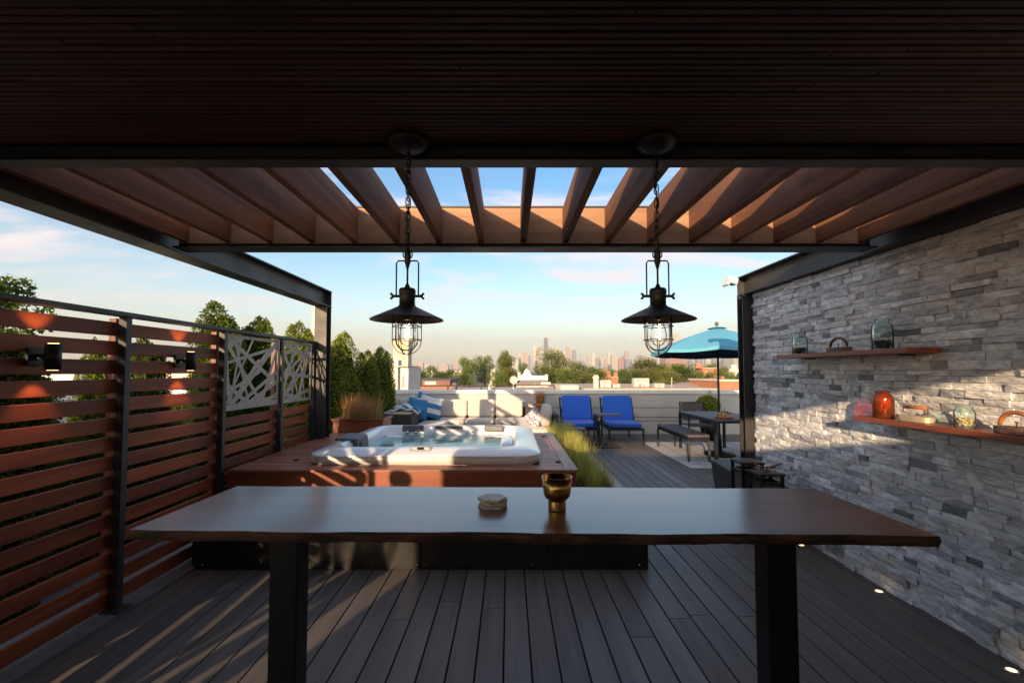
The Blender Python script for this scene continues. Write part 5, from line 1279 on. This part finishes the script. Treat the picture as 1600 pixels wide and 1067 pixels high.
for k, (p0, p1, tp, D, fa) in enumerate(SK):
    pc = (p0 + p1) / 2; mk = min(MARK, key=lambda q: abs(q[0] - pc))[1]
    size = 'tall narrow' if (580 - tp) > 26 and p1 - p0 < 7.5 else 'tall' if 580 - tp > 24 else 'broad' if p1 - p0 > 9 else 'low' if 580 - tp < 15 else 'middling'
    lab = f'{size} {COLW[fa]} skyline tower {mk}'
    if lab in seen: lab = f'{size} {COLW[fa]} skyline tower {mk}, ' + ('closer to the middle' if seen[lab] == 1 else 'last of that row'); 
    seen[lab] = seen.get(lab, 0) + 1; seen[f'{size} {COLW[fa]} skyline tower {mk}'] = seen.get(f'{size} {COLW[fa]} skyline tower {mk}', 0) + (0 if ',' not in lab else 1)
    bldg('skyscraper', lab, 'skyscraper', p0, p1, tp, D, FA[fa], depth=(p1 - p0) / 717 * D * .9, group='towers of the distant skyline')
# the antenna tower
D = 5000; t = thing('antenna_skyscraper', 'dark tapering skyscraper with two white antennas, tallest of the skyline', 'skyscraper', (on_y(853, 580, D)[0], D, GZ))
m = M(); xc, zt = on_y(853, 527.5, D); w0, w1 = 27, 19.5; z0 = GZ
m.add([(xc - w0, D, z0), (xc + w0, D, z0), (xc + w0, D + 40, z0), (xc - w0, D + 40, z0), (xc - w1, D + 4, zt), (xc + w1, D + 4, zt), (xc + w1, D + 34, zt), (xc - w1, D + 34, zt)], [(0, 3, 2, 1), (0, 1, 5, 4), (1, 2, 6, 5), (2, 3, 7, 6), (3, 0, 4, 7), (4, 5, 6, 7)]); m.build('tower', FA['dark'], t)
za = on_y(853, 513, D)[1]
for dx in (-8, 9):
    m = M(); m.tube([(xc + dx, D + 18, zt - 1), (xc + dx, D + 18, zt + 30), (xc + dx, D + 18, za)], [4.5, 3.2, 1.2], 8); m.build('antenna', K['plastic_white'], t)

# =====================================================================
# person standing in the opening left of the camera (outside the frame: only the shadow shows)
# =====================================================================
def person():
    t = thing('person', 'person in dark clothes standing in the gap at the near end of the fence', 'person', (-2.50, -.42, 0))
    V = {'pel': (0, 0, .90, .13), 'wa': (0, 0, 1.02, .115), 'ch': (0, .0, 1.20, .135), 'nb': (0, 0, 1.33, .06), 'nk': (0, .005, 1.39, .048), 'hd0': (0, .01, 1.45, .07), 'hd1': (0, .015, 1.53, .082), 'hd2': (0, .01, 1.59, .055)}
    for s_, sx in (('l', -1), ('r', 1)):
        V.update({s_ + 'sh': (sx * .16, 0, 1.30, .055), s_ + 'el': (sx * .21, .02, 1.06, .04), s_ + 'wr': (sx * .19, .10, .86, .027), s_ + 'pa': (sx * .185, .13, .79, .03),
                  s_ + 'hp': (sx * .09, 0, .84, .09), s_ + 'kn': (sx * .10, .02, .47, .058), s_ + 'an': (sx * .11, -.02, .09, .036), s_ + 'to': (sx * .125, .13, .035, .03)})
    E_ = [('pel', 'wa'), ('wa', 'ch'), ('ch', 'nb'), ('nb', 'nk'), ('nk', 'hd0'), ('hd0', 'hd1'), ('hd1', 'hd2')]
    for s_ in 'lr':
        E_ += [('ch', s_ + 'sh'), (s_ + 'sh', s_ + 'el'), (s_ + 'el', s_ + 'wr'), (s_ + 'wr', s_ + 'pa'), ('pel', s_ + 'hp'), (s_ + 'hp', s_ + 'kn'), (s_ + 'kn', s_ + 'an'), (s_ + 'an', s_ + 'to')]
        for f, (dx, ln) in enumerate(((-.018, .060), (-.006, .068), (.006, .064), (.018, .052))):
            V[f'{s_}f{f}'] = (V[s_ + 'pa'][0] + dx, .15 + ln * .4, .79 - ln * .8, .008); E_.append((s_ + 'pa', f'{s_}f{f}'))
        V[s_ + 'th'] = (V[s_ + 'pa'][0] + (.03 if s_ == 'l' else -.03), .15, .80, .009); E_.append((s_ + 'pa', s_ + 'th'))
    ks = list(V); me = bpy.data.meshes.new('body'); me.from_pydata([V[k][:3] for k in ks], [(ks.index(a), ks.index(b)) for a, b in E_], [])
    o = bpy.data.objects.new('body', me); COL.objects.link(o); o.parent = t
    sk = o.modifiers.new('skin', 'SKIN'); sl = me.skin_vertices[0].data if me.skin_vertices else None
    if sl is None:
        bpy.context.view_layer.objects.active = o; o.select_set(True); bpy.ops.mesh.customdata_skin_add(); sl = me.skin_vertices[0].data
    for i, k in enumerate(ks): r = V[k][3]; sl[i].radius = (r, r * (.8 if k in ('pel', 'wa', 'ch') else 1)); sl[i].use_root = (k == 'pel')
    sb_ = o.modifiers.new('sub', 'SUBSURF'); sb_.levels = 2; sb_.render_levels = 2
    me.materials.append(mat('dark_clothing', (.03, .03, .04), (.05, .05, .06), rough=.9))
    m = M(); m.sup((0, -.005, 1.56), (.19, .21, .17), e=.8); m.build('hair', mat('brown_hair', (.03, .018, .01), (.06, .035, .02), rough=.7, scale=60)).parent = t; t.scale = (.93, .93, .935)
    return t
person()

# =====================================================================
# air, sky, sun, camera
# =====================================================================
m = M(); m.box(-6500, 6500, -500, 7200, GZ - 1, 470)
hz, nt = new_mat('air_haze'); out = nd(nt, 'ShaderNodeOutputMaterial'); v = nd(nt, 'ShaderNodeVolumePrincipled')
v.inputs['Color'].default_value = (.95, .88, .84, 1); v.inputs['Density'].default_value = 1.5e-4; v.inputs['Anisotropy'].default_value = .2
lk(nt, v.outputs[0], out.inputs['Volume'])
tag(m.build('haze', hz), 'warm evening haze over the city', kind='stuff')

SUN_D = Vector((1.82, 5.0, -1.0)).normalized()      # direction the light travels
elev = math.asin(-SUN_D.z); az = math.atan2(-SUN_D.x, -SUN_D.y)   # azimuth of the sun, from +Y towards +X
S = bpy.data.lights.new('sun', 'SUN'); S.energy = 4.5; S.angle = R(.5); S.color = (1, .72, .44)
so = bpy.data.objects.new('sun', S); COL.objects.link(so); so.rotation_euler = SUN_D.to_track_quat('-Z', 'Y').to_euler()

w = bpy.data.worlds.new('World'); SC.world = w; w.use_nodes = True; nt = w.node_tree; nt.nodes.clear()
out = nd(nt, 'ShaderNodeOutputWorld'); bg = nd(nt, 'ShaderNodeBackground'); bg.inputs[1].default_value = .15; lk(nt, bg.outputs[0], out.inputs[0])
sky = nd(nt, 'ShaderNodeTexSky'); sky.sky_type = 'NISHITA'; sky.sun_disc = False; sky.sun_elevation = elev; sky.sun_rotation = az
sky.air_density = 1.0; sky.dust_density = 1.2; sky.ozone_density = 1.3; sky.altitude = 200
tc = nd(nt, 'ShaderNodeTexCoord'); sp = nd(nt, 'ShaderNodeSeparateXYZ'); lk(nt, tc.outputs['Generated'], sp.inputs[0])
def math_(op, a, b=None, clamp=False):
    n = nd(nt, 'ShaderNodeMath', operation=op); n.use_clamp = clamp
    for i, x in enumerate((a, b)):
        if x is None: continue
        if isinstance(x, (int, float)): n.inputs[i].default_value = x
        else: lk(nt, x, n.inputs[i])
    return n.outputs[0]
zc = math_('MAXIMUM', sp.outputs[2], 0.0); den = math_('ADD', zc, .12)
cb = nd(nt, 'ShaderNodeCombineXYZ'); lk(nt, math_('DIVIDE', sp.outputs[0], den), cb.inputs[0]); lk(nt, math_('DIVIDE', sp.outputs[1], den), cb.inputs[1])
mp = nd(nt, 'ShaderNodeMapping'); mp.inputs['Scale'].default_value = (.75, 1.5, 1); mp.inputs['Rotation'].default_value = (0, 0, .25); mp.inputs['Location'].default_value = (3.1, 1.7, 0); lk(nt, cb.outputs[0], mp.inputs[0])
n1 = nd(nt, 'ShaderNodeTexNoise'); n1.inputs['Scale'].default_value = 1.3; n1.inputs['Detail'].default_value = 9; n1.inputs['Roughness'].default_value = .55; n1.inputs['Distortion'].default_value = .5; lk(nt, mp.outputs[0], n1.inputs['Vector'])
cl = nd(nt, 'ShaderNodeMapRange'); cl.interpolation_type = 'SMOOTHSTEP'; cl.inputs['From Min'].default_value = .47; cl.inputs['From Max'].default_value = .68; lk(nt, n1.outputs['Fac'], cl.inputs[0])
n2 = nd(nt, 'ShaderNodeTexNoise'); n2.inputs['Scale'].default_value = .35; n2.inputs['Detail'].default_value = 3; lk(nt, mp.outputs[0], n2.inputs['Vector'])
veil = nd(nt, 'ShaderNodeMapRange'); veil.inputs['From Min'].default_value = .3; veil.inputs['From Max'].default_value = .75; veil.inputs['To Max'].default_value = .14; lk(nt, n2.outputs['Fac'], veil.inputs[0])
lo_ = nd(nt, 'ShaderNodeMapRange'); lo_.interpolation_type = 'SMOOTHSTEP'; lo_.inputs['From Min'].default_value = .03; lo_.inputs['From Max'].default_value = .20; lk(nt, sp.outputs[2], lo_.inputs[0])
fac = math_('MULTIPLY', math_('ADD', math_('MULTIPLY', cl.outputs[0], .85), veil.outputs[0], True), lo_.outputs[0])
mx = nd(nt, 'ShaderNodeMix'); mx.data_type = 'RGBA'; lk(nt, fac, mx.inputs[0]); hs_ = nd(nt, 'ShaderNodeHueSaturation'); sg_ = nd(nt, 'ShaderNodeMapRange'); sg_.inputs['From Min'].default_value = .02; sg_.inputs['From Max'].default_value = .26; sg_.inputs['To Min'].default_value = 1.0; sg_.inputs['To Max'].default_value = 1.42; lk(nt, sp.outputs[2], sg_.inputs[0]); lk(nt, sg_.outputs[0], hs_.inputs['Saturation']); hs_.inputs['Value'].default_value = 1.03; lk(nt, sky.outputs[0], hs_.inputs['Color']); lk(nt, hs_.outputs[0], mx.inputs[6]); mx.inputs[7].default_value = (4.1, 3.65, 3.7, 1)
glow = nd(nt, 'ShaderNodeMapRange'); glow.interpolation_type = 'SMOOTHSTEP'; glow.inputs['From Min'].default_value = .0; glow.inputs['From Max'].default_value = .16; glow.inputs['To Min'].default_value = .5; glow.inputs['To Max'].default_value = 0; lk(nt, sp.outputs[2], glow.inputs[0])
m3 = nd(nt, 'ShaderNodeMix'); m3.data_type = 'RGBA'; lk(nt, glow.outputs[0], m3.inputs[0]); lk(nt, mx.outputs[2], m3.inputs[6]); m3.inputs[7].default_value = (3.9, 3.15, 2.75, 1); mx = m3
SKYMIX = mx
lk(nt, mx.outputs[2], bg.inputs[0])

cam = bpy.data.cameras.new('camera'); co = bpy.data.objects.new('camera', cam); COL.objects.link(co)
cam.sensor_width = 36; cam.lens = 717 / 1600 * 36; cam.clip_start = .05; cam.clip_end = 30000
co.location = (0, 0, EYE); co.rotation_euler = (R(90) + TILT, 0, 0)
cam.shift_x = (800 - 795) / 1600; cam.shift_y = (548.7 - 533.5) / 1600
SC.camera = co
SC.view_settings.view_transform = 'Standard'; SC.view_settings.look = 'None'; SC.view_settings.gamma = 1; SC.view_settings.exposure = .92
SC.render.engine = 'CYCLES'
cy_ = SC.cycles; cy_.use_denoising = True; cy_.max_bounces = 10; cy_.diffuse_bounces = 5; cy_.glossy_bounces = 5; cy_.transparent_max_bounces = 24; cy_.volume_bounces = 0
cy_.sample_clamp_indirect = 6; cy_.caustics_reflective = False; cy_.caustics_refractive = False
try: cy_.denoiser = 'OPENIMAGEDENOISE'
except Exception: pass
